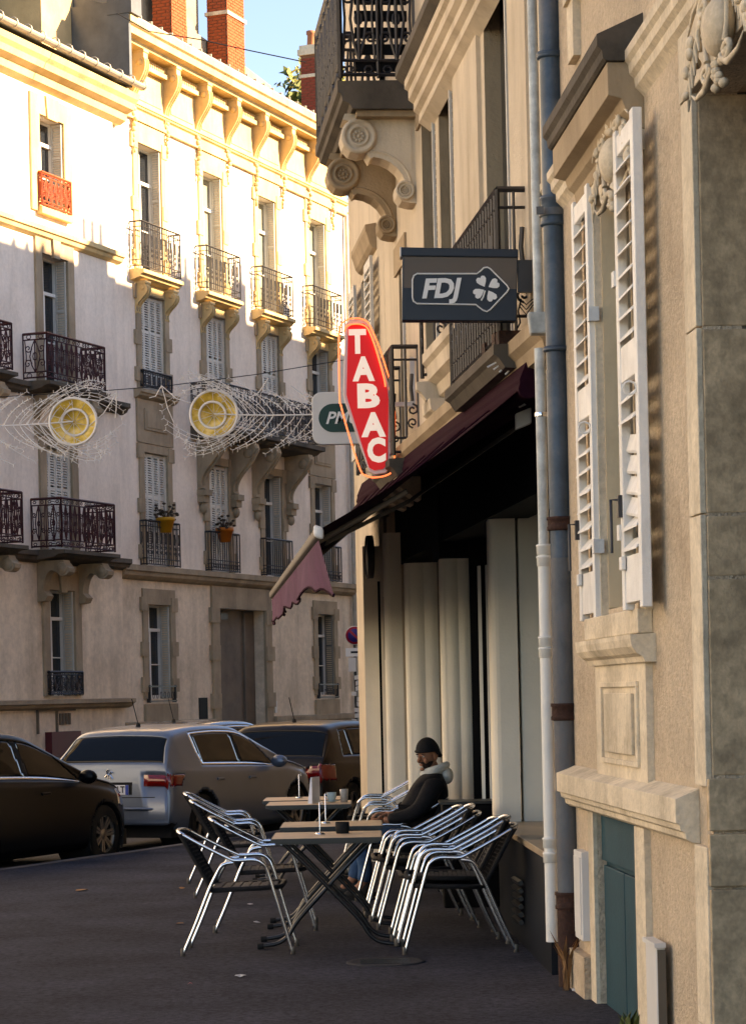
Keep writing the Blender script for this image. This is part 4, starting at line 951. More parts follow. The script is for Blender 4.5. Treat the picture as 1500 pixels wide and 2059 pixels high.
pier('shop_pier', 889, 949, 19.9, round_l=.05, bul=.012, z1=2.75); pier('shop_pier', 818, 884, 21.0, round_l=.05, bul=.012, z1=2.75, z0=0)
pier('shop_pier', 776, 812, 22.3, round_l=.06, z0=0, z1=3.1)
top('door_frame', [(X_at(966, 19.2), 19.2), (X_at(972, 19.2), 19.2), (X_at(972, 19.2), 19.3), (X_at(966, 19.2), 19.3)], 0, 2.62, 'frame_w')
top('door_frame', [(X_at(982, 19.1), 19.1), (X_at(989, 19.1), 19.1), (X_at(989, 19.1), 19.2), (X_at(982, 19.1), 19.2)], 0, 2.62, 'frame_w')
top('entrance_door', [(X_at(949, 19.6), 19.6), (X_at(1010, 19.6), 19.6), (X_at(1010, 19.6), 19.7), (X_at(949, 19.6), 19.7)], 0, 3.4, 'shopdark')
top('door_lintel', [(.56, 19.75), (X_at(1000, 19.75), 19.75), (X_at(1000, 19.75), 20.4), (.52, 20.4)], 2.72, 3.48, 'shopdark')
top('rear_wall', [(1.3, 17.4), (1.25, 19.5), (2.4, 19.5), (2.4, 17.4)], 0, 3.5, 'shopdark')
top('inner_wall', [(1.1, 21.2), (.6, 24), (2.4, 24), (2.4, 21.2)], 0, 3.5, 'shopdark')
top('corner_wall', [(1.14, 13.78), (1.13, 13.86), (2.4, 13.86), (2.4, 13.78)], 0, 3.5, 'shopwhite')
MB().box(TY(26.8), 0, 1.6, 6, -.1, 3.49).build('sun_stop_block', M['ashlar'], T)  # added behind the shop to stop sun leaking onto the pavement
# podium vent
vt = empty('vent_grille', (.93, 15.6, 0), 0, 'slatted vent grille low in the black cafe podium', 'grille')
for i in range(6): MB().obox((-.035+.0, 0, .16+i*.05), (.012, 0, .006), (-.012, .20, 0), (-.006, 0, .012)).build('slat', M['steel_d'], vt)
# black planter box at the doorway
bx = P(925, 1660, 18.6); pb = empty('planter_box', (bx.x+.06, 18.55, 0), 0, 'low black box standing at the cafe doorway behind the stacked chairs', 'box')
MB().box(-.2, .22, -.2, .2, 0, .78).build('body', M['shopdark'], pb, bevel=.01); MB().box(-.22, .24, -.22, .22, .78, .80).build('lid', M['steel_d'], pb, bevel=.004)

# ------------------------------------------------------------------ house T2 beyond the cafe
T2 = empty('house', WT.w(UT0-.02, 0, 0), WT.ang, 'narrow cream house just beyond the cafe, above the white pilaster', 'building')
u2 = WT.atY(26.6)-UT0+.02
hw = [(WT.atY(25.3)-UT0, WT.atY(24.2)-UT0, 4.1, 5.9)]
m_ = wall_grid(MB(), u2, 0, 0, 13, hw, .0, .2); shell(m_, u2, 0, 0, 13, 0, -6); m_.build('wall', M['ashlar'], T2)
wd = MB().box(hw[0][0], hw[0][1], .2, .3, 4.1, 5.9).build('window', M['frame_d'], T2)
m_ = MB(); mould(m_, hw[0][0]+.1, hw[0][1]+.5, [(0, 6.22), (.11, 6.20), (.11, 6.15), (.09, 6.10), (.07, 6.02), (.04, 5.98), (0, 5.96)]); m_.build('window_hood', M['ashlar_d'], T2)
for a, b in ((hw[0][1], hw[0][1]+.62), (hw[0][0]-.62, hw[0][0])):
    s = MB(); louvre(s, -.07, a, b, 4.1, 5.88, pitch=.09, slat=.02, fr=.06); s.build('shutter', M['shut_w'], wd)
railing(T2, hw[0][0], hw[0][1]+.2, 3.9, 4.7, .08, 'scroll', 'iron')
# ground floor pilasters seen beyond the awning
def t2(name, a, b, Y, z0, z1, m, dep=.25):
    xa, xb = X_at(a, Y), X_at(b, Y); mi = T2.matrix_world.inverted()
    mb_ = MB(); mb_.prism([(mi @ Vector((x, y, 0))).xy[:] for x, y in ((xa, Y), (xb, Y), (xb, Y+dep), (xa, Y+dep))], 'z', z0, z1); return mb_.build(name, M[m], T2)
bpy.context.view_layer.update()
t2('pilaster', 735, 764, 23.6, 0, 3.05, 'shopwhite'); t2('pilaster_gap', 764, 769, 23.7, 0, 3.0, 'shopdark'); t2('pilaster', 769, 778, 23.5, 0, 3.4, 'shopwhite')
t2('pilaster', 778, 798, 23.3, 0, 2.75, 'ashlar_d'); t2('shop_bracket', 735, 775, 23.45, 2.72, 3.05, 'shopwhite'); t2('capital', 785, 812, 23.1, 2.7, 3.3, 'ashlar')
t2('menu_case', 775, 786, 23.25, 1.95, 2.55, 'shopdark', .04)
rs = empty('round_sign', P(743, 1120, 23.2), WT.ang, 'small round shop sign hung edge-on at the far end of the cafe row', 'sign')
MB().lathe([(0, -.02), (.19, -.02), (.19, .02), (0, .02)], (0, 0, 0), 'y', 24).build('disc', M['frame_d'], rs)
MB().lathe([(.19, -.03), (.205, -.03), (.205, .03), (.19, .03)], (0, 0, 0), 'y', 24).build('rim', M['frame_d'], rs)
# ------------------------------------------------------------------ awning
aw = empty('awning', WT.w(WT.u(1000, 900), 0, 3.5), 0, 'long dark aubergine cafe awning with faded plum valance along its front bar', 'awning')
aw_inv = Matrix.Translation(-Vector(aw.location))
def AB(mb_, name, m, **k):
    mb_.v = [tuple(Vector(v)-Vector(aw.location)) for v in mb_.v]; return mb_.build(name, M[m], aw, **k)
FN, FFr = P(640, 1066, 14.8), P(546, 1194, 24.0)
WN = WT.w(WT.u(1062, 768, .1), .1, 0); WN.z = P(1062, 768, WN.y).z
WF = WT.w(WT.u(728, 1000, .1), .1, 0); WF.z = P(728, 1000, WF.y).z; 
rows, colsn = 24, 10
c = MB(); vs = []
for i in range(rows+1):
    a, b = WN.lerp(WF, i/rows), FN.lerp(FFr, i/rows)
    for j in range(colsn+1):
        p = a.lerp(b, j/colsn); p.z -= .05*sin(pi*j/colsn)+.012*(abs(sin(i*pi/4))); vs.append(p)
fs = [(i*(colsn+1)+j, (i+1)*(colsn+1)+j, (i+1)*(colsn+1)+j+1, i*(colsn+1)+j+1) for i in range(rows) for j in range(colsn)]
c.add(vs+[v-Vector((0, 0, .006)) for v in vs], fs+[tuple(k+len(vs) for k in f)[::-1] for f in fs], True); AB(c, 'canvas', 'canvas', fix=False)
for k in range(1, 9):
    c = MB(); a, b = WN.lerp(WF, k/9), FN.lerp(FFr, k/9); c.tube([a+Vector((0, 0, .0)), a.lerp(b, .5)+Vector((0, 0, -.045)), b], .006, 4); AB(c, 'seam', 'canvas')
# front bar and end cap
ax = (FFr-FN).normalized(); c = MB()
c.obox((FN+FFr)/2+Vector((0, 0, -.02)), ax*((FFr-FN).length/2), Vector((.022, 0, -.008)), Vector((0, 0, .030))); AB(c, 'front_bar', 'awn_al', bevel=.012)
c = MB(); c.obox(FN-ax*.03+Vector((0, 0, -.015)), ax*.03, Vector((.03, 0, -.01)), Vector((0, 0, .038))); AB(c, 'end_cap', 'awn_w', bevel=.02)
# valance, wavy, its near end blown back towards the wall
c = MB(); n, mrow = 60, 6; vs = []
for i in range(n+1):
    t = i/n; base = FN.lerp(FFr, t)+Vector((0, 0, -.06)); near = max(0, 1-t*7)
    h = .235+.015*sin(i*1.1)+.10*near
    for j in range(mrow+1):
        q = j/mrow; vs.append(base+Vector((.012*sin(i*.9)*q+.085*q*near*1.0+.02*sin(i*.33)*q, 0, -h*q)))
c.add(vs, [(i*(mrow+1)+j, i*(mrow+1)+j+1, (i+1)*(mrow+1)+j+1, (i+1)*(mrow+1)+j) for i in range(n) for j in range(mrow)], True)
AB(c, 'valance', 'valance', fix=False)
c = MB(); c.tube([vs[i*(mrow+1)+mrow] for i in range(n+1)], .009, 5); AB(c, 'valance_hem', 'canvas')
c = MB(); prf = ((.0, .20), (.10, .14), (.15, .02), (.15, -.04), (.0, -.10)); nn_ = Vector((WT.n[0], WT.n[1], 0)); vs_ = []
for e_ in (WN+(WF-WN)*.0, WF): vs_ += [e_-nn_*.1+nn_*o_+Vector((0, 0, z_)) for o_, z_ in prf]
c.add(vs_, [(0, 1, 6, 5), (1, 2, 7, 6), (2, 3, 8, 7), (3, 4, 9, 8), (0, 4, 3, 2, 1), (5, 6, 7, 8, 9)]); AB(c, 'cover', 'canvas')
# side cheek closing the near end, wall roller, brackets, folding arms
c = MB(); c.tube([WN+Vector((.0, -.02, -.04)), WF+Vector((0, 0, -.04))], .06, 12); AB(c, 'roller', 'canvas')
rc = P(1048, 800, 14.9); c = MB(); c.tube([rc+Vector((-.03, 0, -.02)), rc+Vector((.09, 0, .03))], .045, 12); AB(c, 'roller_cap', 'awn_w')
c = MB(); c.obox(P(1052, 842, 14.95), (.05, 0, .02), (0, .03, 0), (0, 0, .05)); AB(c, 'bracket', 'awn_w', bevel=.01); c = MB(); c.obox(P(1066, 765, 14.95), (.025, 0, 0), (0, .03, 0), (0, 0, .03)); AB(c, 'bracket', 'awn_w', bevel=.01)
for (s_, e_, f_) in ((P(1056, 848, 15.0), P(822, 1008, 16.6), P(655, 1092, 15.3)),):
    c = MB(); d_ = (e_-s_); c.obox((s_+e_)/2, d_/2, Vector((0, .03, 0)), Vector((.012, 0, .022)).normalized()*.026); AB(c, 'folding_arm', 'awn_al', bevel=.008)
    c = MB(); d_ = (f_-e_); c.obox((f_+e_)/2, d_/2, Vector((0, .025, 0)), Vector((.010, 0, .020)).normalized()*.022); AB(c, 'folding_arm', 'awn_al', bevel=.008)
fa0 = WF.lerp(WN, .25)+Vector((0, 0, -.15)); fa1 = FN.lerp(FFr, .72)+Vector((0, 0, -.05)); c = MB(); c.tube([fa0, fa1], .03, 8); AB(c, 'folding_arm', 'awn_al')
c = MB(); c.tube([FN.lerp(FFr, .03)+Vector((.02, 0, -.05)), FN.lerp(FFr, .03).lerp(WN.lerp(WF, .03), .45)+Vector((0, 0, -.14))], .018, 8); AB(c, 'stay', 'awn_al')
c = MB(); rn = random.Random(2)
for k in range(4):
    s_ = P(980+k*12, 738+k*5, 14.9); c.tube([s_, s_+Vector((.06, 0, .03+.01*k)), s_+Vector((.13, 0, .0)), s_+Vector((.17, .02, -.03))], .006, 5)
AB(c, 'cable_bundle', 'awn_w')
# rotten timber edge over the awning at the wall
rt = empty('broken_ledge', WT.w(WT.u(1040, 700), 0, 3.8), WT.ang, 'weathered broken timber and zinc ledge above the awning beside the slim downpipe', 'ledge')
c = MB(); rn = random.Random(4)
for i in range(7): c.box(-.35+i*.14, -.22+i*.14, -.20-rn.uniform(-.02, .02), 0, -.06+rn.uniform(-.012, .01), .02+rn.uniform(-.01, .012))
c.build('board', M['rust'], rt)

# ------------------------------------------------------------------ hanging signs (local x to the right, z up, facing the street end)
def rrect(x0, x1, z0, z1, r, n=6):
    p = []
    for cx, cz, a0 in ((x1-r, z1-r, 0), (x0+r, z1-r, 90), (x0+r, z0+r, 180), (x1-r, z0+r, 270)):
        p += arc(cx, cz, r, a0, a0+90, n)
    return p
def px_poly(pts, Y, c): return [((P(x, y, Y)-c).x, (P(x, y, Y)-c).z) for x, y in pts]
Yf = 14.6; c0 = P(924, 574, Yf)
fd = empty('hanging_sign', c0, 0, 'dark slate box sign reading FDJ with a white four leaf clover', 'sign')
def pl(name, pts, y0, y1, m, par, Y=Yf, cc=None, bevel=0): mb_ = MB(); mb_.prism(px_poly(pts, Y, cc if cc is not None else c0), 'y', y0, y1); return mb_.build(name, M[m], par, bevel=bevel)
pl('panel', [(808, 646), (1037, 647), (1041, 505), (809, 501)], -.05, .05, 'signdark', fd, bevel=.004)
pl('upper_panel', [(812, 581), (1037, 583), (1038, 520), (812, 518)], -.053, -.05, 'signbrown', fd)
pl('cap_rail', [(806, 518), (1041, 521), (1041, 504), (806, 500)], -.065, .065, 'signdark', fd, bevel=.006)
pl('end_strip', [(804, 518), (808, 518), (808, 500), (804, 500)], -.06, .06, 'awn_w', fd)
out = [(835, 548)]
def track(pts, w): # closed white outline as a tube pressed on the panel
    mb_ = MB(); q = [(x, -.058, z) for x, z in px_poly(pts, Yf, c0)]; mb_.tube(q, w, 4, closed=True); return mb_.build('outline', M['signwhite'], fd)
op = [(838, 553), (958, 553), (966, 547), (972, 541), (979, 540), (985, 543), (1018, 576), (1022, 583), (1018, 590), (985, 625), (978, 629), (970, 626), (956, 615), (838, 613), (831, 608), (829, 600), (829, 565), (832, 557)]
track(op, .0045); pl('badge_panel', op, -.056, -.0535, 'signdark', fd)
tm = text('FDJ', .155, M['signwhite'], fd, ((P(884, 583, Yf)-c0).x, -.060, (P(884, 583, Yf)-c0).z-.004), bold=.006, shear=.22, sx=.98)
# clover: four heart leaves and stem
def heart(cx_, cz_, ang, s_):
    p = [(0, -1.0), (.55, -.35), (.85, .2), (.75, .65), (.4, .85), (.1, .72), (0, .55), (-.1, .72), (-.4, .85), (-.75, .65), (-.85, .2), (-.55, -.35)]
    ca_, sa_ = cos(ang), sin(ang); return [(cx_+(x*ca_-z*sa_)*s_, cz_+(x*sa_+z*ca_)*s_) for x, z in p]
cc_ = P(977, 583, Yf)-c0
for k, (dx, dz, an) in enumerate(((-.026, .044, .45), (.045, .026, -1.1), (.028, -.044, 3.6), (-.046, -.024, 2.05))):
    mb_ = MB(); mb_.prism(heart(cc_.x+dx, cc_.z+dz, an, .036), 'y', -.0605, -.056); mb_.build('clover_leaf', M['signwhite'], fd)
mb_ = MB(); mb_.tube([(cc_.x-.008, -.059, cc_.z-.012), (cc_.x-.02, -.059, cc_.z-.05), (cc_.x-.032, -.059, cc_.z-.07)], .005, 5); mb_.build('clover_stem', M['signwhite'], fd)
pl('bracket', [(1041, 588), (1070, 588), (1070, 523), (1041, 523)], -.02, .02, 'steel_d', fd)
mb_ = MB()
for k in range(3): mb_.tube([(p.x, 0, p.z) for p in [P(1045, 600+k*8, Yf)-c0, P(1058, 612+k*10, Yf)-c0, P(1072, 600+k*6, Yf)-c0]], .004, 4)
mb_.tube([(p.x, 0, p.z) for p in [P(1040, 660, Yf)-c0, P(1046, 648, Yf)-c0, P(1042, 625, Yf)-c0, P(1048, 600, Yf)-c0]], .005, 4); mb_.build('cable', M['cable'], fd)
# TABAC lozenge with neon outline
Yt = 20.9; ct = P(740, 800, Yt)
tb = empty('hanging_sign', ct, 0, 'red lozenge sign reading TABAC in white with an orange neon outline', 'sign')
hexp = [(700, 660), (712, 652), (732, 652), (742, 661), (779, 785), (781, 805), (779, 935), (770, 944), (752, 947), (742, 941), (700, 808), (697, 795)]
def grow(pts, k, cx_=739, cy_=799): return [(cx_+(x-cx_)*(1+k), cy_+(y-cy_)*(1+k*.35)) for x, y in pts]
pl('back_case', grow(hexp, .16), -.05, .06, 'pmuwhite', tb, Yt, ct, .008)
pl('face', hexp, -.062, -.05, 'red', tb, Yt, ct)
for ch, x, y, s_ in (('T', 719, 690, .82), ('A', 731, 745, .86), ('B', 739, 799, 1.25), ('A', 751, 857, .95), ('C', 757, 908, .82)):
    p = P(x, y, Yt)-ct; text(ch, .268, M['tabwhite'], tb, (p.x, -.066, p.z-.004), bold=.014, sx=s_)
def neon(pts):
    q = [(v[0], -.09, v[1]) for v in px_poly(pts, Yt, ct)]; mb_ = MB()
    mb_.tube(smooth_path(q, 4), .0075, 7); return mb_.build('neon_tube', M['neon'], tb, fix=False)
neon([(789, 790), (783, 786), (784, 770), (779, 752), (762, 700), (745, 660), (736, 648), (720, 643), (700, 645), (686, 656), (682, 680), (683, 800), (686, 818), (700, 870), (724, 945), (736, 958), (752, 962), (776, 958), (790, 948), (793, 930), (793, 830), (786, 824)])
neon([(775, 780), (772, 762), (756, 705), (742, 668), (732, 657), (715, 654), (698, 658), (692, 670)])
mb_ = MB(); e_ = P(842, 812, Yt)-ct; mb_.box(.12, e_.x, -.02, .02, e_.z-.018, e_.z+.018); mb_.build('bracket', M['pmuwhite'], tb)
mb_ = MB(); q = P(832, 780, Yt)-ct; mb_.box(q.x-.03, q.x+.03, -.03, .03, q.z-.16, q.z+.26); mb_.build('mounting_bar', M['pmuwhite'], tb)
# PMU sign behind it
Yp = 22.3; cp_ = P(685, 842, Yp)
pm = empty('hanging_sign', cp_, 0, 'white rounded sign reading PMU in a dark green oval behind the red lozenge sign', 'sign')
x0, x1 = -.26, .42; mb_ = MB(); mb_.prism(rrect(x0, x1, -.235, .245, .09), 'y', -.04, .04); mb_.build('panel', M['pmuwhite'], pm, bevel=.006)
mb_ = MB(); mb_.prism(rrect(-.215, .36, -.12, .15, .134, 8), 'y', -.044, -.04); mb_.build('oval_edge', M['pmuwhite'], pm)
mb_ = MB(); mb_.prism(rrect(-.20, .34, -.125, .135, .129, 8), 'y', -.048, -.044); mb_.build('oval', M['green'], pm)
p = P(686, 842, Yp)-cp_; text('PMU', .155, M['signwhite'], pm, (p.x+.01, -.050, p.z), bold=.003, shear=.3, sx=1.0)
mb_ = MB(); mb_.box(.42, .52, -.02, .02, .0, .04); mb_.build('bracket', M['pmuwhite'], pm)

# ------------------------------------------------------------------ no parking sign far down the street
ns = empty('traffic_sign', P(713, 1278, 58), 0, 'round red and blue no parking sign on a dark pole', 'sign'); ns.location.z = 0
z = P(713, 1278, 58).z
MB().tube([(0, .05, 0), (0, .05, z+.2)], .035, 8).build('pole', M['steel_d'], ns)
MB().lathe([(0, -.02), (.225, -.02), (.225, 0), (0, 0)], (0, 0, z), 'y', 28).build('sign_rim', M['signwhite'], ns)
MB().lathe([(0, -.026), (.212, -.026), (.212, -.02)], (0, 0, z), 'y', 28).build('sign_ring', M['signred'], ns)
MB().lathe([(0, -.030), (.160, -.030), (.160, -.026)], (0, 0, z), 'y', 28).build('sign_disc', M['signblue'], ns)
MB().obox((0, -.034, z), (.155*.7, 0, -.155*.7), (0, .003, 0), (.018, 0, .018)).build('slash', M['signred'], ns)
pn = MB().box(-.22, .24, -.03, 0, z-.50, z-.30).build('sub_panel', M['signwhite'], ns); MB().box(-.10, .13, -.034, -.03, z-.425, z-.375).build('tow_pictogram', M['ink'], pn)
MB().box(-.16, .02, -.03, 0, z-.86, z-.53).build('small_panel', M['pmuwhite'], ns)
c = MB(); rn = random.Random(5)
for i in range(9): c.obox((rn.uniform(-.05, .09), -.0, z-1.0-i*.13), (.06, 0, rn.uniform(-.02, .02)), (0, .004, 0), (0, 0, .05))
c.build('sticker', M['pmuwhite'], ns)

# ------------------------------------------------------------------ Christmas lights strung over the street
def ornament(cxp, cyp, Y, dirx, label, seed):
    c_ = P(cxp, cyp, Y); k_ = Y/F; e = empty('street_light_ornament', c_, 0, label, 'light ornament', 'peacock feather light ornaments hung over the street'); rn = random.Random(seed)
    r = 48*k_
    tilt = Vector((dirx*.9, 0, -.12)).normalized() if dirx < 0 else Vector((.98, 0, -.0)).normalized()
    MB().lathe([(r*.90, .02), (r*.95, -.012), (r*1.02, -.012), (r*1.04, .02), (r*.9, .03)], (0, 0, 0), 'y', 36).build('outer_ring', M['disk_w'], e)
    cone = MB(); n = 36; prof = [(r*.93, .0), (r*.60, .04), (r*.56, .05), (0, .10)]
    cone.lathe(prof, (0, 0, 0), 'y', n, True); cone.build('disk', M['disk_y'], e, fix=False)
    MB().lathe([(r*.50, .035), (r*.52, .015), (r*.59, .015), (r*.61, .035)], (-.02*dirx, 0, -.01), 'y', 30).build('inner_ring', M['disk_w'], e)
    dk = MB()
    for k in range(10):
        a = k*2*pi/10+.2; dk.tube([(r*.05*cos(a), .09, r*.05*sin(a)), (r*.9*cos(a+.15), -.0, r*.9*sin(a+.15))], .0035, 3)
    dk.build('rib', M['disk_w'], e)
    L_ = 235*k_; sp = [(dirx*L_*t, 0, -.02*L_*t-.05*L_*t*(1-t)) for t in (0, .25, .5, .75, 1)]
    MB().tube(sp, .010, 5).build('spine', M['wirew'], e)
    def barb(p0, p1, p2, r_=.0095):
        pts = []; p0, p1, p2 = Vector(p0), Vector(p1), Vector(p2)
        for i in range(9):
            t = i/8; pts.append(p0*(1-t)**2+p1*2*t*(1-t)+p2*t*t)
        b = MB(); b.tube(pts, [r_]*6+[r_*.85, r_*.7, r_*.5], 5)
        for i in range(2, 9):
            d_ = (pts[i]-pts[i-1]).normalized(); nn = Vector((-d_.z, 0, d_.x))
            for q in (-1, 1): b.tube([pts[i], pts[i]+nn*q*.034+d_*.02+Vector((0, rn.uniform(-.02, .02), 0))], .004, 3, caps=False)
        b.build('wire_barb', M['wirew'], e, fix=False)
    for k in range(12):
        s = (k+rn.uniform(-.3, .3))/11; x0 = dirx*(L_*(.14+.86*s)); z0 = -.04*L_*s
        for sg, ln in ((1, 68-20*s), (-1, 80-24*s)):
            ln = (ln+rn.uniform(-16, 14))*k_; yy = rn.uniform(-.08, .08); sl = rn.uniform(1.0, 1.6)
            barb((x0, 0, z0), (x0-dirx*ln*.30, yy*.5, z0+sg*ln*.62), (x0-dirx*ln*sl, yy, z0+sg*ln*rn.uniform(.9, 1.15)), rn.uniform(.0042, .0068))
    for k in range(6):                              # long wires reaching past the eye
        for sg in (-1, 1):
            yy = rn.uniform(-.08, .08)
            barb((dirx*L_*(.20+.05*k), 0, -.01), (dirx*r*(.1-.15*k), yy, sg*r*(1.9+.10*k)), (-dirx*r*(2.0-.12*k+rn.uniform(-.3, .3)), yy, sg*r*(.15+.25*k)), .0042)
    return e
ornament(147, 847, 32, -1, 'left eye shaped light ornament, its wire feather trailing to the left edge', 1)
ornament(430, 832, 32.3, 1, 'eye shaped light ornament whose wire feather trails right toward the PMU sign', 2)
def wire(pts, r, label, name='cable', par=None):
    c0_ = Vector(pts[0]); o = MB().tube([Vector(p)-c0_ for p in pts], r, 5).build(name, M['cable'], None, loc=c0_); return tag(o, label, 'cable')
wire([P(-40, 800, 32), P(200, 786, 32), P(340, 775, 32.2), P(520, 752, 32.4), P(700, 722, 32.6)], .006, 'thin black support cable carrying the light ornaments across the street')
wire([P(235, 25, 50), P(300, 62, 50), P(400, 78, 50), P(500, 100, 50), P(615, 124, 50)], .013, 'thin wire sagging across the sky between the brick chimneys')
def strand(a, b, Y): return
lp = empty('hanging_wires', P(240, 790, 32), 0, 'loose white suspension wires hanging between the two light ornaments', 'wires')
rn = random.Random(9)
for (a, b) in (((235, 790), (165, 802)), ((235, 790), (180, 855)), ((235, 785), (232, 840)), ((325, 775), (385, 810)), ((325, 775), (350, 850)), ((325, 775), (300, 800)), ((540, 760), (500, 800)), ((585, 775), (640, 800))):
    p0, p1 = P(*a, 32)-P(240, 790, 32), P(*b, 32)-P(240, 790, 32); MB().tube([p0, (p0+p1)/2+Vector((0, 0, -.06)), p1], .006, 4).build('wire', M['wirew'], lp)

# ------------------------------------------------------------------ bistro chairs
def make_chair():
    e = empty('bistro_chair', (0, 0, 0))
    for s in (-1, 1):
        y = s*.255
        pt = smooth_path([(.02, y*.93, .762), (.12, y*.98, .705), (.30, y*1.02, .612), (.35, y*1.02, .598), (.46, y*1.02, .600), (.515, y*1.02, .575), (.545, y, .52), (.60, y, .33), (.69, y*.98, .012)], 5)
        MB().tube(pt, .0125, 8).build('arm_frame', M['alu'], e, fix=False)
        pt = smooth_path([(.0, y*.98, .012), (.08, y, .19), (.175, y*1.0, .42), (.215, y*1.0, .50), (.26, y*1.01, .57), (.33, y*1.01, .585)], 5)
        MB().tube(pt, .0125, 8).build('leg', M['alu'], e, fix=False)
        for fx in (.692, -.001): MB().lathe([(0, 0), (.015, 0), (.015, .04), (.0125, .05)], (fx, y*.98, 0), 'z', 8).build('foot_cap', M['awn_al'], e)
    b = MB(); th = [radians(q) for q in range(0, 181, 20)]
    b.tube(smooth_path([(.02, -.237, .762), (-.012, -.20, .775), (-.03, -.12, .782), (-.035, 0, .785), (-.03, .12, .782), (-.012, .20, .775), (.02, .237, .762)], 4), .012, 8); b.build('top_rail', M['alu'], e, fix=False)
    s = MB(); n = 14
    for i in range(n):                            # woven seat bands
        x = .19+.40*(i+.5)/n; s.box(x-.0125, x+.0125, -.225, .225, .412+.004*(i % 2), .424+.004*(i % 2))
    for i in range(12): y = -.215+.43*i/11; s.box(.19, .60, y-.008, y+.008, .408, .417)
    s.tube([(.185, -.235, .41), (.40, -.245, .418), (.60, -.235, .425), (.625, -.18, .425), (.625, .18, .425), (.60, .235, .425), (.40, .245, .418), (.185, .235, .41)], .016, 8, closed=True)
    s.build('seat', M['rattan'], e, fix=False)
    r = MB()
    def bk(t, y): return Vector((.185-.19*t-.035*(1-(y/.23)**2)*t, y, .42+.35*t))
    for i in range(13): y = -.215+.43*i/12; r.tube([bk(t, y) for t in (0.02, .3, .6, .97)], .0075, 4)
    for i in range(14): t = .10+.85*i/13; r.tube([bk(t, y) for y in (-.22, -.1, 0, .1, .22)], .0072, 4)
    for s_ in (-1, 1): r.tube([bk(t, s_*.232) for t in (0, .3, .6, 1)], .015, 7)
    r.build('backrest', M['rattan'], e, fix=False)
    return e
MANY = 19.35; chair0 = make_chair(); used = [False]
def chair(x, y, rz, label, z=0, group='aluminium bistro chairs on the pavement'):
    c = chair0 if not used[0] else copy_tree(chair0); used[0] = True
    c.location = (x, y+(.24 if abs(y-MANY) > .01 else 0), z); c.rotation_euler = (0, 0, rz); tag(c, label, 'chair', group); return c
g = G(370, 1924); chair(g.x, g.y, radians(-1), 'aluminium bistro chair nearest the camera, left of the front table')
g = G(432, 1877); chair(g.x, g.y, radians(1), 'aluminium bistro chair left of the tables, second from the camera')
g = G(392, 1806); chair(g.x, g.y-.05, radians(2), 'third bistro chair on the left, in front of the silver car', z=.0)
g = G(385, 1778); chair(g.x-.03, g.y, radians(2), 'farthest bistro chair on the left side, next to the parked silver car wheel')
g = G(805, 1920)
st = [('lowest and nearest bistro chair of the front stack beside the black podium', 'second chair up in the front stack beside the black podium', 'topmost chair of the front stack beside the black podium')]
row = [(.85, 15.17, ('lower of the two nearest chairs beside the black podium', 'upper of the two nearest chairs beside the black podium')), (.78, 15.98, ('second chair back in the row beside the podium',)),
    (.69, 16.80, ('lower of the stacked pair in the middle of the right hand row', 'upper of the stacked pair in the middle of the right hand row')), (.60, 17.75, ('chair at the back of the right hand row, just in front of the seated man',))]
for x_, y_, labs in row:
    for k, lb in enumerate(labs): chair(x_-.04*k, y_+.02*k, pi+radians(1-2*k), lb, z=.05*k)
MAN = Vector((.44, 19.35, 0))
chair(MAN.x+.10, MAN.y, pi-radians(3), 'bistro chair the man in the black jacket is sitting on')
for k, lb in enumerate(('lowest chair of the stack behind the seated man', 'middle chair of the stack behind the seated man', 'top chair of the stack behind the seated man')): chair(.48-.045*k, 21.3+.01*k, pi-radians(2), lb, z=.06*k)

# ------------------------------------------------------------------ folding tables
def make_table():
    e = empty('cafe_table', (0, 0, 0))
    MB().box(-.35, .35, -.35, .35, .700, .716).build('tabletop', M['wood'], e, bevel=.003)
    r = MB(); r.box(-.356, .356, -.356, -.350, .688, .714); r.box(-.356, .356, .350, .356, .688, .714); r.box(-.356, -.350, -.35, .35, .688, .714); r.box(.350, .356, -.35, .35, .688, .714); r.build('table_edge', M['steel_d'], e)
    MB().box(-.33, .33, -.33, .33, .676, .700).build('under_frame', M['steel_d'], e)
    for s in (-1, 1):
        for y in (-.23, .23):
            yy = y+.02*s; pt = smooth_path([(s*.28, yy, .68), (s*.12, yy, .52), (-s*.18, yy, .20), (-s*.26, yy, .085), (-s*.33, yy, .035), (-s*.44, yy, .018)], 5)
            MB().tube(pt, .0138, 8).build('leg', M['steel_d'], e, fix=False)
            MB().tube([(-s*.42, yy, .018), (-s*.46, yy, .017)], .02, 8).build('rubber_foot', M['rubber'], e)
    c = MB(); c.tube([(0, -.25, .36), (0, .25, .36)], .012, 6); c.tube([(-.27, -.25, .67), (-.27, .25, .67)], .012, 6); c.tube([(.27, -.25, .67), (.27, .25, .67)], .012, 6); c.build('cross_bar', M['steel_d'], e)
    return e
tab0 = make_table(); tl = []
def px_table(xl, xr, y, label, first=False):
    Z = .716; b = ray((xl+xr)/2, y)[1]; Y = (Z-H)/b; c = tab0 if first else copy_tree(tab0)
    X = (P(xl, y, Y).x+P(xr, y, Y).x)/2; c.location = (X, Y, 0); tag(c, label, 'table', 'folding cafe tables with tan tops'); tl.append(c.location.copy()); return c
px_table(547, 770, 1679, 'folding cafe table with tan top, nearest the camera with ashtray', True)
px_table(565, 770, 1657, 'second folding cafe table from the camera')
px_table(538, 706, 1615, 'third folding cafe table carrying the cup and glass')
px_table(534, 690, 1606, 'farthest folding cafe table, just behind the cup')
def on(t, dx, dy=0): return (tl[t].x+dx, tl[t].y+dy, .717)
a_ = empty('ashtray', on(0, P(688, 1665, tl[0].y).x-tl[0].x, .1), 0, 'black round ashtray on the nearest cafe table', 'ashtray')
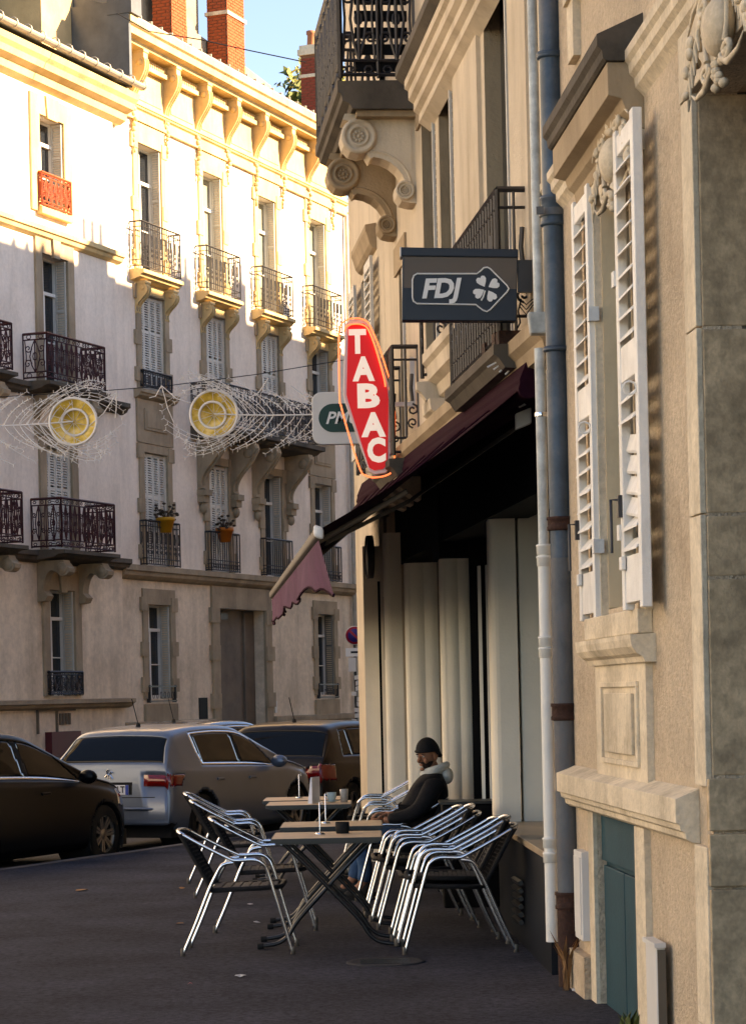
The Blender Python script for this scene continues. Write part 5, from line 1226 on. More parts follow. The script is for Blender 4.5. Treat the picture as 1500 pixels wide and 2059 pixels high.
MB().lathe([(0, 0), (.042, 0), (.046, .03), (.046, .075), (.038, .075), (.036, .02), (0, .02)], (0, 0, 0), 'z', 20).build('bowl', M['rubber'], a_)
def holder(t, px_, label):
    h = empty('menu_holder', on(t, P(px_, 1660, tl[t].y).x-tl[t].x, 0), 0, label, 'menu holder')
    MB().lathe([(0, 0), (.035, 0), (.03, .012), (0, .014)], (0, 0, 0), 'z', 14).build('base', M['alu'], h)
    c = MB(); c.tube([(0, 0, .01), (0, 0, .21), (.012, 0, .225), (.02, 0, .20)], .004, 6); c.build('stem', M['alu'], h); return h
holder(0, 643, 'slim metal menu stand on the nearest cafe table'); holder(1, 655, 'slim metal menu stand on the second cafe table'); holder(3, 603, 'dark slim stand on the farthest cafe table')
mc = empty('menu_card', on(2, P(636, 1600, tl[2].y).x-tl[2].x, -.1), radians(70), 'white upright menu card on the third cafe table', 'card')
MB().add([(-.09, 0, 0), (.09, 0, 0), (.09, 0, .22), (-.09, 0, .22), (-.09, .04, 0), (.09, .04, 0), (.09, .01, .22), (-.09, .01, .22)], [(0, 1, 2, 3), (4, 5, 6, 7), (3, 2, 6, 7), (0, 3, 7, 4), (1, 2, 6, 5)]).build('card', M['paper'], mc)
cu_ = empty('coffee_cup', on(2, P(667, 1600, tl[2].y).x-tl[2].x, -.05), 0, 'pale green coffee cup and saucer on the third cafe table', 'cup')
MB().lathe([(0, 0), (.025, .005), (.06, .012), (.062, .016), (0, .014)], (0, 0, 0), 'z', 20).build('saucer', M['ceram'], cu_)
MB().lathe([(0, .015), (.028, .016), (.038, .045), (.042, .085), (.038, .085), (.034, .045), (0, .03)], (0, 0, 0), 'z', 20).build('bowl', M['ceram'], cu_)
MB().tube([(-.038, 0, .035), (-.06, 0, .04), (-.06, 0, .065), (-.04, 0, .072)], .005, 6).build('handle', M['ceram'], cu_)
gl = empty('drinking_glass', on(2, P(692, 1600, tl[2].y).x-tl[2].x, -.02), 0, 'tall drinking glass right of the coffee cup', 'glass')
MB().lathe([(0, 0), (.03, 0), (.036, .11), (.033, .11), (.027, .01), (0, .01)], (0, 0, 0), 'z', 18).build('tumbler', M['clearg'], gl)

# ------------------------------------------------------------------ pavement details
mh = empty('manhole_cover', (*G(775, 1936).xy, 0), 0, 'dark round manhole cover in the pavement in front of the chairs', 'manhole cover')
MB().lathe([(0, .004), (.19, .004), (.20, .008), (.235, .008), (.24, .002), (.24, 0)], (0, 0, 0), 'z', 40).build('cover', M['road'], mh)
for i in range(5): MB().box(-.15, .15, -.11+i*.055-.006, -.11+i*.055+.006, .004, .009).build('rib', M['steel_d'], mh)
lit = [(483, 1966, .045, 'litter', 'pale crumpled litter scrap on the near pavement'), (505, 1778, .03, 'litter', 'small pale pebble of litter under the left chairs'), (503, 1821, .035, 'litter', 'white scrap between the left chair legs'), (516, 1857, .03, 'litter', 'white scrap below the left chair seat'), (360, 1860, .035, 'leaf_dry', 'dry brown leaf left of the nearest chair'), (365, 1788, .035, 'leaf_dry', 'dry orange leaf behind the left chairs'), (165, 1792, .07, 'leaf_dry', 'flattened dark leaf on the open pavement at left'), (382, 1982, .02, 'signred', 'tiny red scrap on the near pavement'), (1160, 1995, .04, 'litter', 'small scrap by the foot of the white downpipe')]
for x, y, s_, m_, lb in lit:
    q = G(x, y); b = MB(); rn = random.Random(x); pts = [(q_[0]*s_*rn.uniform(.6, 1.1), q_[1]*s_*rn.uniform(.6, 1.2)) for q_ in [(cos(a), sin(a)) for a in [k*pi/4 for k in range(8)]]]
    n = len(pts); b.add([(x_, y_, .002+rn.uniform(0, .012)) for x_, y_ in pts]+[(0, 0, .016)], [(k, (k+1) % n, n) for k in range(n)])
    tag(b.build('litter' if m_ != 'leaf_dry' else 'fallen_leaf', M[m_], None, loc=(q.x, q.y, 0)), lb, 'litter' if m_ != 'leaf_dry' else 'leaf')
def weeds(name, loc, n, h, m, label, seed, spread=.08):
    e = empty(name, loc, 0, label, 'plant'); rn = random.Random(seed)
    for k in range(n):
        a = rn.uniform(0, 2*pi); l = h*rn.uniform(.5, 1); b0 = Vector((rn.uniform(-spread, spread)*.6, rn.uniform(-spread, spread), 0)); tip = b0+Vector((cos(a)*l*.35, sin(a)*l*.35, l)); mid = b0+Vector((cos(a)*l*.08, sin(a)*l*.1, l*.6)); w = Vector((-sin(a), cos(a), 0))*.014
        MB().add([b0-w*.4, b0+w*.4, mid+w, mid-w, tip], [(0, 1, 2, 3), (3, 2, 4)]).build('blade', M[m], e, fix=False)
    return e
q = WR.w(2.42, .06, 0); weeds('weed', q, 22, .16, 'leaf', 'tuft of green weeds at the foot of the wall by the white box', 1)
q = P(1137, 1900, 13.2); weeds('dry_plant', (q.x, 13.2, 0), 12, .34, 'leaf_dry', 'dried brown weeds growing up at the base of the thick downpipe', 2, .04)
# ------------------------------------------------------------------ cars
def cr(pts, x):                                        # smooth interpolation of (x, v) table
    if x <= pts[0][0]: return pts[0][1]
    if x >= pts[-1][0]: return pts[-1][1]
    for i in range(len(pts)-1):
        if pts[i][0] <= x <= pts[i+1][0]:
            x0, v0 = pts[i]; x1, v1 = pts[i+1]; t = (x-x0)/(x1-x0)
            m0 = (v1-pts[i-1][1])/(x1-pts[i-1][0])*(x1-x0) if i > 0 else (v1-v0)
            m1 = (pts[i+2][1]-v0)/(pts[i+2][0]-x0)*(x1-x0) if i < len(pts)-2 else (v1-v0)
            return (2*t**3-3*t*t+1)*v0+(t**3-2*t*t+t)*m0+(-2*t**3+3*t*t)*v1+(t**3-t*t)*m1
def make_car(p, paint, label, loc, rz, group='cars parked along the kerb'):
    """p: dict with top, belt (x,z tables), half width etc. x forward, rear axle at 0"""
    e = empty('parked_car', loc, rz, label, 'car', group)
    xr, xf = p['xr'], p['xf']; wb = p['wb']; W_ = p['w']; NX, NS = 190, 56
    top, belt, wid, tum = p['top'], p['belt'], p['wid'], p['tum']
    def sec(x, s):                                       # s 0..1 from sill to roof centre, returns y,z
        zt = cr(top, x); zb = min(cr(belt, x), zt-.015); w = cr(wid, x)*W_; zl = cr(p['low'], x)
        wr = w*cr(tum, x)
        pts = [(w*.90, zl), (w*.975, zl+(zb-zl)*.12), (w*1.0, zl+(zb-zl)*.45), (w*.992, zl+(zb-zl)*.72), (w*.975, zl+(zb-zl)*.92), (w*.945, zb), (w*.945+(wr-w*.945)*.52, zb+(zt-zb)*.50), (wr, zt-min(.07, (zt-zb)*.16)), (wr*.80, zt-min(.018, (zt-zb)*.05)), (0, zt)]
        ks = [0, .08, .24, .36, .44, .50, .64, .78, .86, 1.]
        return cr(list(zip(ks, [q[0] for q in pts])), s), cr(list(zip(ks, [q[1] for q in pts])), s)
    xs = []
    for i in range(NX+1):
        t = i/NX; xs.append(xr+(xf-xr)*(t-.045*sin(2*pi*t)))
    ss = [j/NS for j in range(NS+1)]
    grid = [[(x, *sec(x, s)) for s in ss] for x in xs]
    groups = {}
    def put(name, quad, push=0.):
        groups.setdefault(name, MB()).add(quad, [(0, 1, 2, 3)], True)
    wr_ = p['wr']
    for i in range(NX):
        for j in range(NS):
            q = [grid[i][j], grid[i+1][j], grid[i+1][j+1], grid[i][j+1]]
            cx = sum(v[0] for v in q)/4; cy = sum(v[1] for v in q)/4; cz = sum(v[2] for v in q)/4; s = (ss[j]+ss[j+1])/2
            if min(hypot(cx, cz-wr_*.98), hypot(cx-wb, cz-wr_*.98)) < wr_+.045 and s < .5: continue
            nm = p['cls'](cx, cy, cz, s)
            for sg in (1, -1):
                vv = [(v[0], v[1]*sg, v[2]) for v in q]
                if sg > 0: vv = vv[::-1]
                k_ = nm
                if nm in ('taillight', 'headlight', 'chromeline'): k_ = (nm, sg)
                elif nm == 'trim' and s > .4: k_ = (nm, sg, cx > .6)
                elif nm == 'glass': k_ = (nm, cx > .5) if s > .77 else (nm, sg, cx > .1, cx > 1.0)
                put(k_, vv)
    # end caps
    for i, sg_ in ((0, -1), (NX, 1)):
        row = grid[i]; pts = [(v[0], v[1], v[2]) for v in row]+[(v[0], -v[1], v[2]) for v in row[::-1][1:]]
        groups.setdefault('body', MB()).add(pts, [list(range(len(pts)))])
    mats = {'body': paint, 'glass': M['carglass'], 'taillight': M['tail'], 'trim': M['rubber'], 'headlight': M['chrome'], 'chromeline': M['chrome'], 'underside': M['rubber']}
    names = {'glass': 'window', 'chromeline': 'window_trim', 'trim': 'bumper_trim'}
    body = None
    for key in sorted(groups, key=lambda k: (k != 'body', str(k))):
        nm = key if isinstance(key, str) else key[0]; g_ = groups[key]
        o = MB(); o.v = g_.v; o.f = g_.f; o.sm = g_.sm
        if nm == 'glass' and len(key) == 2: names['glass'] = 'windscreen' if key[1] else 'rear_window'
        elif nm == 'glass': names['glass'] = 'side_window'
        me = o.mesh(names.get(nm, nm), mats[nm]); bm = bmesh.new(); bm.from_mesh(me); bmesh.ops.remove_doubles(bm, verts=bm.verts, dist=.0008)
        bmesh.ops.recalc_face_normals(bm, faces=bm.faces)
        bm.to_mesh(me); bm.free(); me.polygons.foreach_set('use_smooth', [True]*len(me.polygons))
        ob = bpy.data.objects.new(names.get(nm, nm), me); COL.objects.link(ob); ob.parent = e
        so = ob.modifiers.new('thick', 'SOLIDIFY'); so.thickness = .012 if nm == 'body' else .008; so.offset = {'body': 0, 'taillight': .9, 'headlight': .9, 'chromeline': .6}.get(nm, -.35)
    # inner dark floor and wheel wells
    u = MB(); u.box(xr+.12, xf-.15, -W_*.86, W_*.86, .17, .34); u.box(xr+.3, xf-.9, -W_*.70, W_*.70, .3, cr(belt, 1.2)-.1); u.build('underside', M['rubber'], e)
    for ax_ in (0, wb):
        for sg in (-1, 1):
            y = sg*(W_*cr(wid, ax_)-.12)
            w_ = MB(); w_.lathe([(wr_*.62, .10), (wr_*.90, .105), (wr_*.99, .085), (wr_, .05), (wr_, -.08), (wr_*.9, -.10)], (ax_, 0, wr_), 'y', 32)
            if sg < 0: w_.v = [(x, -y_, z) for x, y_, z in w_.v]
            w_.v = [(x, y_+y, z) for x, y_, z in w_.v]; wo_ = w_.build('wheel', M['tyre'], e)
            r_ = MB(); r_.lathe([(wr_*.64, .095), (wr_*.68, .10), (wr_*.66, .075), (wr_*.60, .06)], (0, 0, 0), 'y', 32); r_.lathe([(0, .075), (.055, .075), (.06, .06)], (0, 0, 0), 'y', 12)
            for k in range(p.get('spk', 5)):
                a = k*2*pi/p.get('spk', 5)+.3+ax_
                for d_ in (-.12, .12):
                    c0_ = Vector((cos(a+d_*2.2)*.05, .062, sin(a+d_*2.2)*.05)); c1_ = Vector((cos(a+d_)*wr_*.63, .078, sin(a+d_)*wr_*.63)); t_ = (c1_-c0_); nn = Vector((-t_.z, 0, t_.x)).normalized()*.013
                    r_.obox((c0_+c1_)/2, t_/2, nn, (0, .012, 0))
            r_.v = [(x+ax_, (y_*sg)+y, z+wr_) for x, y_, z in r_.v]; r_.build('rim', M['rim'], wo_)
            d_ = MB(); d_.lathe([(0, 0), (wr_*.66, 0), (wr_*.66, .03)], (0, 0, 0), 'y', 24); d_.v = [(x+ax_, y_*sg+y+sg*.03, z+wr_) for x, y_, z in d_.v]; d_.build('brake_disc', M['rubber'], wo_)
            l_ = MB(); l_.tube([(ax_+(wr_+.045)*cos(a), sg*(W_*cr(wid, ax_)*.985), wr_*.98+(wr_+.045)*sin(a)) for a in [radians(q) for q in range(-25, 206, 10)]], .014, 6); l_.build('wheel_arch', M['rubber'], e, fix=False)
            b_ = MB(); b_.lathe([(wr_+.05, -.30), (wr_+.05, .09)], (0, 0, 0), 'y', 24); b_.v = [(x+ax_, y_*sg+y, z+wr_) for x, y_, z in b_.v]; b_.build('wheel_well', M['rubber'], e)
    # mirror, handles, aerial, plate
    for sg in (-1, 1):
        mx = p['mir']; zb = cr(belt, mx)+.07; yy = sg*(W_*1.0+.08)
        m_ = MB(); m_.ball((mx, yy, zb), (.055, .11, .075), 10, 8); m_.build('mirror', paint, e)
    for (hx, hz) in p.get('handles', []):
        for sg in (-1, 1):
            y0 = sec(hx, .42)[0]; h_ = MB(); h_.obox((hx, sg*(W_*cr(wid, hx)*.985+.008), hz), (.085, 0, 0), (0, .016, 0), (0, 0, .014)); h_.build('door_handle', paint if p.get('hp') else M['chrome'], e, bevel=.006)
    ss_ = MB()
    for dx in p.get('seams', []):
        for sg in (-1, 1):
            q = [Vector((dx, sg*(sec(dx, s)[0]+.0015), sec(dx, s)[1])) for s in (.10, .2, .3, .4, .49)]; ss_.tube(q, .0035, 4)
    if ss_.v: ss_.build('door_gap', M['rubber'], e, fix=False)
    if 'aer' in p:
        x = p['aer']; zt = cr(top, x); a_ = MB(); a_.lathe([(0, .05), (.02, .045), (.032, 0)], (x, 0, zt), 'z', 10); a_.tube([(x, 0, zt+.03), (x-.14, 0, zt+.33)], .006, 5); a_.build('aerial', M['rubber'], e)
    return e, sec
def rear_x(sec, p, z, y=0.):                              # rear surface x at height z near the centre line
    x = p['xr']
    while cr(p['top'], x) < z and x < p['xr']+1.2: x += .005
    return x
def car_at(px_, Ykerb_s, dist_o=-.0): pass
ang = atan2(CD.y, CD.x)
def kerb_s(x, y=1720):                                     # kerb parameter where pixel column x meets the kerb line
    a = ray(x, y)[0]; d = (C0.x-a*C0.y)/(a*CD.y-CD.x); return d
# --- silver hatchback
hatch = dict(xr=-.86, xf=3.40, wb=2.60, w=.87, wr=.325, mir=1.92, aer=-.02,
    top=[(-.86, .40), (-.85, .62), (-.84, .80), (-.815, .93), (-.78, 1.02), (-.66, 1.18), (-.50, 1.335), (-.40, 1.395), (-.2, 1.425), (.3, 1.455), (.9, 1.455), (1.3, 1.42), (1.7, 1.29), (2.1, 1.10), (2.35, .99), (2.7, .92), (3.05, .85), (3.25, .76), (3.36, .62), (3.40, .45)],
    belt=[(-.86, .38), (-.85, .60), (-.84, .78), (-.80, .90), (-.7, .955), (0, .94), (1., .91), (1.9, .885), (2.35, .88), (2.7, .84), (3.1, .76), (3.3, .64), (3.4, .42)],
    wid=[(-.86, .84), (-.80, .90), (-.6, .96), (-.2, .99), (.5, 1.0), (2.2, 1.0), (2.8, .985), (3.1, .93), (3.3, .82), (3.40, .66)],
    tum=[(-.86, .93), (-.8, .90), (-.6, .80), (-.3, .74), (.5, .73), (1.3, .74), (1.8, .80), (2.2, .88), (2.6, .92), (3.4, .90)],
    low=[(-.86, .32), (-.5, .22), (0, .19), (2.6, .19), (3.1, .20), (3.4, .26)], handles=[(.36, .80), (1.27, .785)], seams=[.20, 1.12, 2.02], spk=5, hp=True)
for q_ in ('top', 'belt', 'wid', 'tum', 'low'): hatch[q_] = [(x_*.94 if x_ > 0 else x_, v_-(.02 if q_ == 'top' and v_ > 1.1 else 0)) for x_, v_ in hatch[q_]]
hatch.update(wb=2.45, xf=3.196, mir=1.78, w=.85, handles=[(.40, .80), (1.22, .785)], seams=[.24, 1.06, 1.90])
for q_ in ('top', 'belt', 'wid', 'low'): hatch[q_] = [(x_*.86 if x_ < 0 else x_, v_) for x_, v_ in hatch[q_]]
hatch['wid'] = [(-.74, .90), (-.69, .945), (-.5, .98)]+[q_ for q_ in hatch['wid'] if q_[0] > -.3]
hatch['xr'] = -.74
hatch['tum'] = [(-.74, .93), (-.69, .88), (-.5, .76), (-.25, .72), (.5, .72), (1.2, .74), (1.7, .80), (2.05, .88), (2.5, .92), (3.2, .90)]
def hatch_cls(x, y, z, s):
    x0_ = .0+.30*max(0, 1.12-z)+.35*max(0, z-1.30); x1_ = 1.90-(z-.93)*1.38
    if .515 < s < .765 and x0_ < x < x1_:
        if s < .53 or s > .75 or x < x0_+.035: return 'chromeline'
        if abs(x-1.03-(z-1.1)*-.1) < .035: return 'trim'
        return 'glass'
    if s > .80 and -.665 < x < -.415: return 'glass'
    if s > .80 and 1.28 < x < 2.0: return 'glass'
    if x < -.43-(.90-z)*.6 and .755 < z < .885 and y > .42+(.885-z)*.25: return 'taillight'
    if x > 2.85 and .62 < z < .78 and .35 < y: return 'headlight'
    if x < -.6 and z < .34: return 'trim'
    return 'body'
hatch['cls'] = hatch_cls
def place(s_along, o, z=-.12): v = cpt(s_along, o, z); return v
s2 = kerb_s(395)
s2 += .50
cS, secS = make_car(hatch, M['silver'], 'silver grey hatchback with its red tail light showing, parked behind the black car', place(s2, -.98), ang)
def rear_kit(e, p, plate_txt, zpl, badge, zb_, m_paint, tailtext=None, wiper=False, plate_y=0.):
    xr = p['xr']; xpl = rear_x(None, p, zpl)-.006
    pl_ = MB().box(xpl-.012, xpl, plate_y-.26, plate_y+.26, zpl-.055, zpl+.055).build('number_plate', M['plate'], e, bevel=.003)
    MB().box(xpl-.0135, xpl-.011, plate_y-.26, plate_y-.22, zpl-.055, zpl+.055).build('blue_band', M['plateb'], pl_)
    MB().box(xpl-.0135, xpl-.011, plate_y+.22, plate_y+.26, zpl-.055, zpl+.055).build('blue_band', M['plateb'], pl_)
    text(plate_txt, .105, M['ink'], pl_, (xpl-.0145, plate_y, zpl), rot=(pi/2, 0, -pi/2), extrude=.001, bold=.002, sx=.86)
    rc_ = MB(); rc_.box(xpl-.004, xpl+.02, plate_y-.30, plate_y+.30, zpl-.075, zpl+.085); rc_.build('plate_recess', M['rubber'], e)
    xb = rear_x(None, p, zb_)-.012
    b_ = MB()
    if badge == 'ring':
        b_.lathe([(.062, -.004), (.07, -.012), (.078, -.004)], (xb, 0, zb_), 'x', 28); b_.lathe([(0, 0), (.062, 0)], (xb, 0, zb_), 'x', 28)
        bo = b_.build('badge', M['rubber'], e); c_ = MB(); c_.lathe([(.060, -.008), (.069, -.014), (.076, -.008)], (xb, 0, zb_), 'x', 28)
        for pa in ([(-.028, .05), (0, .008), (.028, .05)], [(-.052, .02), (-.026, -.048), (0, -.002), (.026, -.048), (.052, .02)]): c_.tube([(xb-.012, -y, zb_+z) for y, z in pa], .007, 5)
        c_.build('badge_letters', M['chrome'], bo)
    else:
        c_ = MB()
        for pa in ([(-.05, -.03), (-.02, .0), (-.03, .045), (-.005, .055)], [(-.02, .0), (.02, -.01), (.05, -.05)], [(.0, .0), (.03, .03), (.05, .02)], [(-.01, -.005), (-.015, -.05)], [(.02, -.01), (.015, -.055)]): c_.tube([(xb-.006, -y, zb_+z) for y, z in pa], .009, 5)
        c_.build('badge', M['chrome'], e)
    bp = rear_x(None, p, .5)
    c_ = MB(); c_.tube([(bp+.04, -p['w']*.80, .50), (bp-.022, -p['w']*.55, .505), (bp-.03, 0, .51), (bp-.022, p['w']*.55, .505), (bp+.04, p['w']*.80, .50)], .018, 6); c_.build('bumper_crease', m_paint, e)
    c_ = MB(); x0 = rear_x(None, p, .64)
    c_.tube([(x0-.003, -p['w']*.70, .635), (x0-.01, 0, .63), (x0-.003, p['w']*.70, .635)], .006, 5); c_.build('tailgate_gap', M['rubber'], e)
    if wiper:
        x1 = rear_x(None, p, 1.0); c_ = MB(); c_.tube([(x1-.03, .0, .99), (x1+.0, .18, 1.06), (x1+.03, .34, 1.08)], .010, 5); c_.build('wiper', M['rubber'], e)
rear_kit(cS, hatch, 'CG-582-LT', .72, 'lion', .895, M['silver'])
# --- black hatch at the left
s1 = kerb_s(232)-2.50+.10
blk = dict(hatch); blk.update(xr=-.72, xf=3.24, wb=2.48, w=.87, mir=1.95, wr=.315, spk=7)
blk['top'] = [(-.72, .40), (-.70, .75), (-.66, .95), (-.55, 1.15), (-.42, 1.30), (-.2, 1.40), (.3, 1.46), (.8, 1.46), (1.25, 1.40), (1.7, 1.22), (2.1, 1.03), (2.3, .95), (2.7, .87), (2.98, .78), (3.15, .66), (3.24, .45)]
blk['belt'] = [(-.72, .38), (-.70, .72), (-.5, .96), (0, .955), (1., .92), (1.9, .88), (2.3, .84), (2.7, .78), (3.0, .70), (3.24, .42)]
blk['wid'] = [(-.72, .84), (-.5, .95), (0, .99), (2.0, 1.0), (2.6, .98), (2.9, .92), (3.1, .82), (3.24, .66)]
blk['tum'] = [(-.72, .9), (-.4, .76), (.5, .73), (1.3, .75), (1.8, .82), (2.2, .90), (3.24, .9)]
blk['low'] = [(-.72, .32), (0, .19), (2.5, .19), (3.24, .25)]
blk['handles'] = [(1.25, .80)]; blk['seams'] = [.12, 1.02, 2.0]; blk.pop('aer', None)
def blk_cls(x, y, z, s):
    if .53 < s < .75 and -.15+(z-.95)*.5 < x < 1.98-(z-.93)*1.5:
        return 'trim' if abs(x-.98-(z-1.)*-.18) < .05 else 'glass'
    if .51 < s <= .53 and -.3 < x < 1.98: return 'chromeline'
    if s > .80 and 1.32 < x < 2.12: return 'glass'
    if s > .80 and -.55 < x < -.3: return 'glass'
    if x > 2.8 and .60 < z < .78 and .38 < y: return 'headlight'
    if x < -.4 and .7 < z < .95 and y > .45: return 'taillight'
    return 'body'
blk['cls'] = blk_cls
cB_, _ = make_car(blk, M['slate'], 'glossy black hatchback cut by the left edge of the picture', place(s1, -1.00), ang)
# --- dark brown hatch ahead, rounder
vw = dict(hatch); vw.update(xr=-.80, xf=3.2, wb=2.47, w=.86, mir=1.85, aer=.0)
vw['top'] = [(-.80, .40), (-.79, .62), (-.78, .80), (-.74, .92), (-.70, 1.00), (-.56, 1.18), (-.44, 1.32), (-.34, 1.40), (-.1, 1.435), (.3, 1.455), (.9, 1.45), (1.3, 1.40), (1.7, 1.24), (2.1, 1.05), (2.3, .96), (2.7, .89), (2.95, .80), (3.1, .68), (3.2, .45)]
vw['belt'] = [(-.80, .38), (-.79, .60), (-.78, .78), (-.73, .88), (-.6, .94), (0, .94), (1., .92), (1.9, .89), (2.3, .85), (2.7, .80), (3.0, .70), (3.2, .42)]
vw['wid'] = [(-.80, .86), (-.70, .94), (-.4, .98), (.5, 1.0), (2.2, 1.0), (2.7, .96), (3.0, .86), (3.2, .68)]
vw['tum'] = [(-.80, .93), (-.7, .90), (-.5, .82), (-.2, .76), (.5, .75), (1.3, .76), (1.8, .82), (2.2, .9), (3.2, .9)]
vw['low'] = [(-.80, .32), (0, .19), (2.5, .19), (3.2, .25)]
def vw_cls(x, y, z, s):
    if .53 < s < .75 and -.22+(z-.95)*.3 < x < 1.92-(z-.93)*1.45: return 'trim' if abs(x-.95) < .04 or abs(x-.12) < .03 else 'glass'
    if s > .78 and -.69 < x < -.43: return 'glass'
    if s > .80 and 1.34 < x < 2.06: return 'glass'
    if x < -.52 and .70 < z < .90 and y > .56-(.06 if .74 < z < .86 else 0) : return 'taillight'
    if x > 2.8 and .62 < z < .78 and .38 < y: return 'headlight'
    return 'body'
vw['cls'] = vw_cls; vw['seams'] = [.1, .98, 1.95]
s3 = kerb_s(704, 1680)+.5
cV, _ = make_car(vw, M['brownpaint'], 'dark brown hatchback with round badge, parked beyond the silver car behind the tables', place(s3, -1.0, -.17), ang)
rear_kit(cV, vw, 'BA-381-HR', .52, 'ring', .86, M['brownpaint'])
MB().box(rear_x(None, vw, .84)-.012, rear_x(None, vw, .84)-.004, -.52, -.40, .80, .88).build('sticker', M['zinc'], cV)
# --- blue car in the far row
bl = dict(hatch); bl['aer'] = 0.0
v = P(520, 1500, 36.2)
cF, _ = make_car(bl, M['bluepaint'], 'steel blue car whose roof and side windows show over the silver car', (P(350, 1480, 33.6).x, 33.6, -.13), ang)
tag(cF, group='cars parked along the kerb')

# ------------------------------------------------------------------ seated man
pn_ = empty('person', (MAN.x-.02, MAN.y, 0), pi-radians(4), 'man in black jacket and black beanie sitting on a bistro chair, looking over his shoulder', 'person')
def skinmesh(name, verts, edges, m, sub=2, root=0):
    me = bpy.data.meshes.new(name); me.from_pydata([v[:3] for v in verts], edges, []); me.materials.append(m)
    o = bpy.data.objects.new(name, me); COL.objects.link(o); o.parent = pn_
    sk = o.modifiers.new('skin', 'SKIN'); sk.use_smooth_shade = True
    for i, v in enumerate(verts):
        r = v[3]; r = r if isinstance(r, tuple) else (r, r); me.skin_vertices[0].data[i].radius = r
    me.skin_vertices[0].data[root].use_root = True
    s = o.modifiers.new('sub', 'SUBSURF'); s.levels = sub; s.render_levels = sub
    return o
def chainv(start, lst): return lst
# left hand side (+y) is the side towards the camera; x forward
PEL = (.02, 0, .52); 
hd = Vector((-.01, .04, 1.135))
bv = [(*PEL, .12), (-.03, 0, .70, .115), (-.04, 0, .84, .09), (-.05, .01, .93, .045), (-.045, .02, 1.03, .052), (-.02, .035, 1.09, .055),
      (-.05, .17, .89, .040), (.05, .255, .70, .038), (.27, .26, .635, .030), (.345, .255, .635, .026),
      (-.05, -.17, .89, .040), (.05, -.25, .70, .042), (.26, -.22, .65, .030), (.34, -.19, .66, .026),
      (.08, .10, .50, .085), (.50, .13, .50, .062), (.52, .13, .12, .042), (.62, .14, .05, .035),
      (.08, -.10, .50, .085), (.48, -.12, .52, .062), (.62, -.12, .14, .042), (.72, -.12, .06, .035)]
be = [(0, 1), (1, 2), (2, 3), (3, 4), (4, 5), (3, 6), (6, 7), (7, 8), (8, 9), (3, 10), (10, 11), (11, 12), (12, 13), (0, 14), (14, 15), (15, 16), (16, 17), (0, 18), (18, 19), (19, 20), (20, 21)]
skinmesh('body', bv, be, M['skin'])
# hands: palm plus five fingers curled over the chair arm
for sg, w in ((1, Vector((.36, .255, .632))), (-1, Vector((.35, -.19, .66)))):
    hv = [(w.x-.02, w.y, w.z, .024), (w.x+.03, w.y, w.z+.004, (.038, .017))]; he = [(0, 1)]
    for k, (dy, ln) in enumerate(((-.028, .070), (-.009, .080), (.010, .074), (.028, .058))):
        i = len(hv); hv += [(w.x+.055, w.y+dy, w.z+.006, .0095), (w.x+.055+ln*.45, w.y+dy*1.15, w.z-.002, .0085), (w.x+.055+ln*.75, w.y+dy*1.1, w.z-.025, .0078), (w.x+.055+ln*.78, w.y+dy, w.z-.045, .0065)]
        he += [(1, i), (i, i+1), (i+1, i+2), (i+2, i+3)]
    i = len(hv); hv += [(w.x+.01, w.y-sg*.035, w.z-.004, .012), (w.x+.04, w.y-sg*.052, w.z-.016, .010), (w.x+.065, w.y-sg*.050, w.z-.028, .008)]; he += [(0, i), (i, i+1), (i+1, i+2)]
    skinmesh('hand', hv, he, M['skin'], 1)
jv = [(.07, 0, .54, (.19, .19)), (.05, 0, .68, (.20, .19)), (-.01, 0, .82, (.20, .18)), (-.05, 0, .93, (.15, .13)), (-.05, .01, .995, .075),
      (-.06, .185, .91, .088), (-.0, .26, .79, .080), (.07, .275, .69, .070), (.19, .27, .655, .056), (.315, .26, .638, .042),
      (-.06, -.185, .91, .088), (-.0, -.25, .79, .080), (.07, -.26, .69, .070), (.18, -.235, .665, .056), (.30, -.20, .655, .042), (.08, 0, .48, (.17, .13))]
skinmesh('jacket', jv, [(0, 1), (1, 2), (2, 3), (3, 4), (3, 5), (5, 6), (6, 7), (7, 8), (8, 9), (3, 10), (10, 11), (11, 12), (12, 13), (13, 14), (0, 15)], M['jacket'])
tv = [(.03, 0, .50, (.15, .10)), (.10, .10, .50, .095), (.30, .12, .515, .088), (.50, .135, .51, .078), (.525, .135, .40, .070), (.50, .13, .26, .062), (.52, .13, .13, .060),
      (.10, -.10, .50, .095), (.30, -.115, .515, .088), (.48, -.12, .52, .078), (.53, -.12, .42, .070), (.58, -.12, .27, .062), (.62, -.12, .14, .058)]
skinmesh('jeans', tv, [(0, 1), (1, 2), (2, 3), (3, 4), (4, 5), (5, 6), (0, 7), (7, 8), (8, 9), (9, 10), (10, 11), (11, 12)], M['jeans'])
for x, y in ((.50, .13), (.60, -.12)):
    s = MB(); s.ball((x+.05, y, .045), (.13, .045, .045), 12, 8); s.ball((x, y, .08), (.055, .045, .06), 10, 6); s.box(x-.07, x+.17, y-.042, y+.042, 0, .02); s.build('shoe', M['rubber'], pn_)
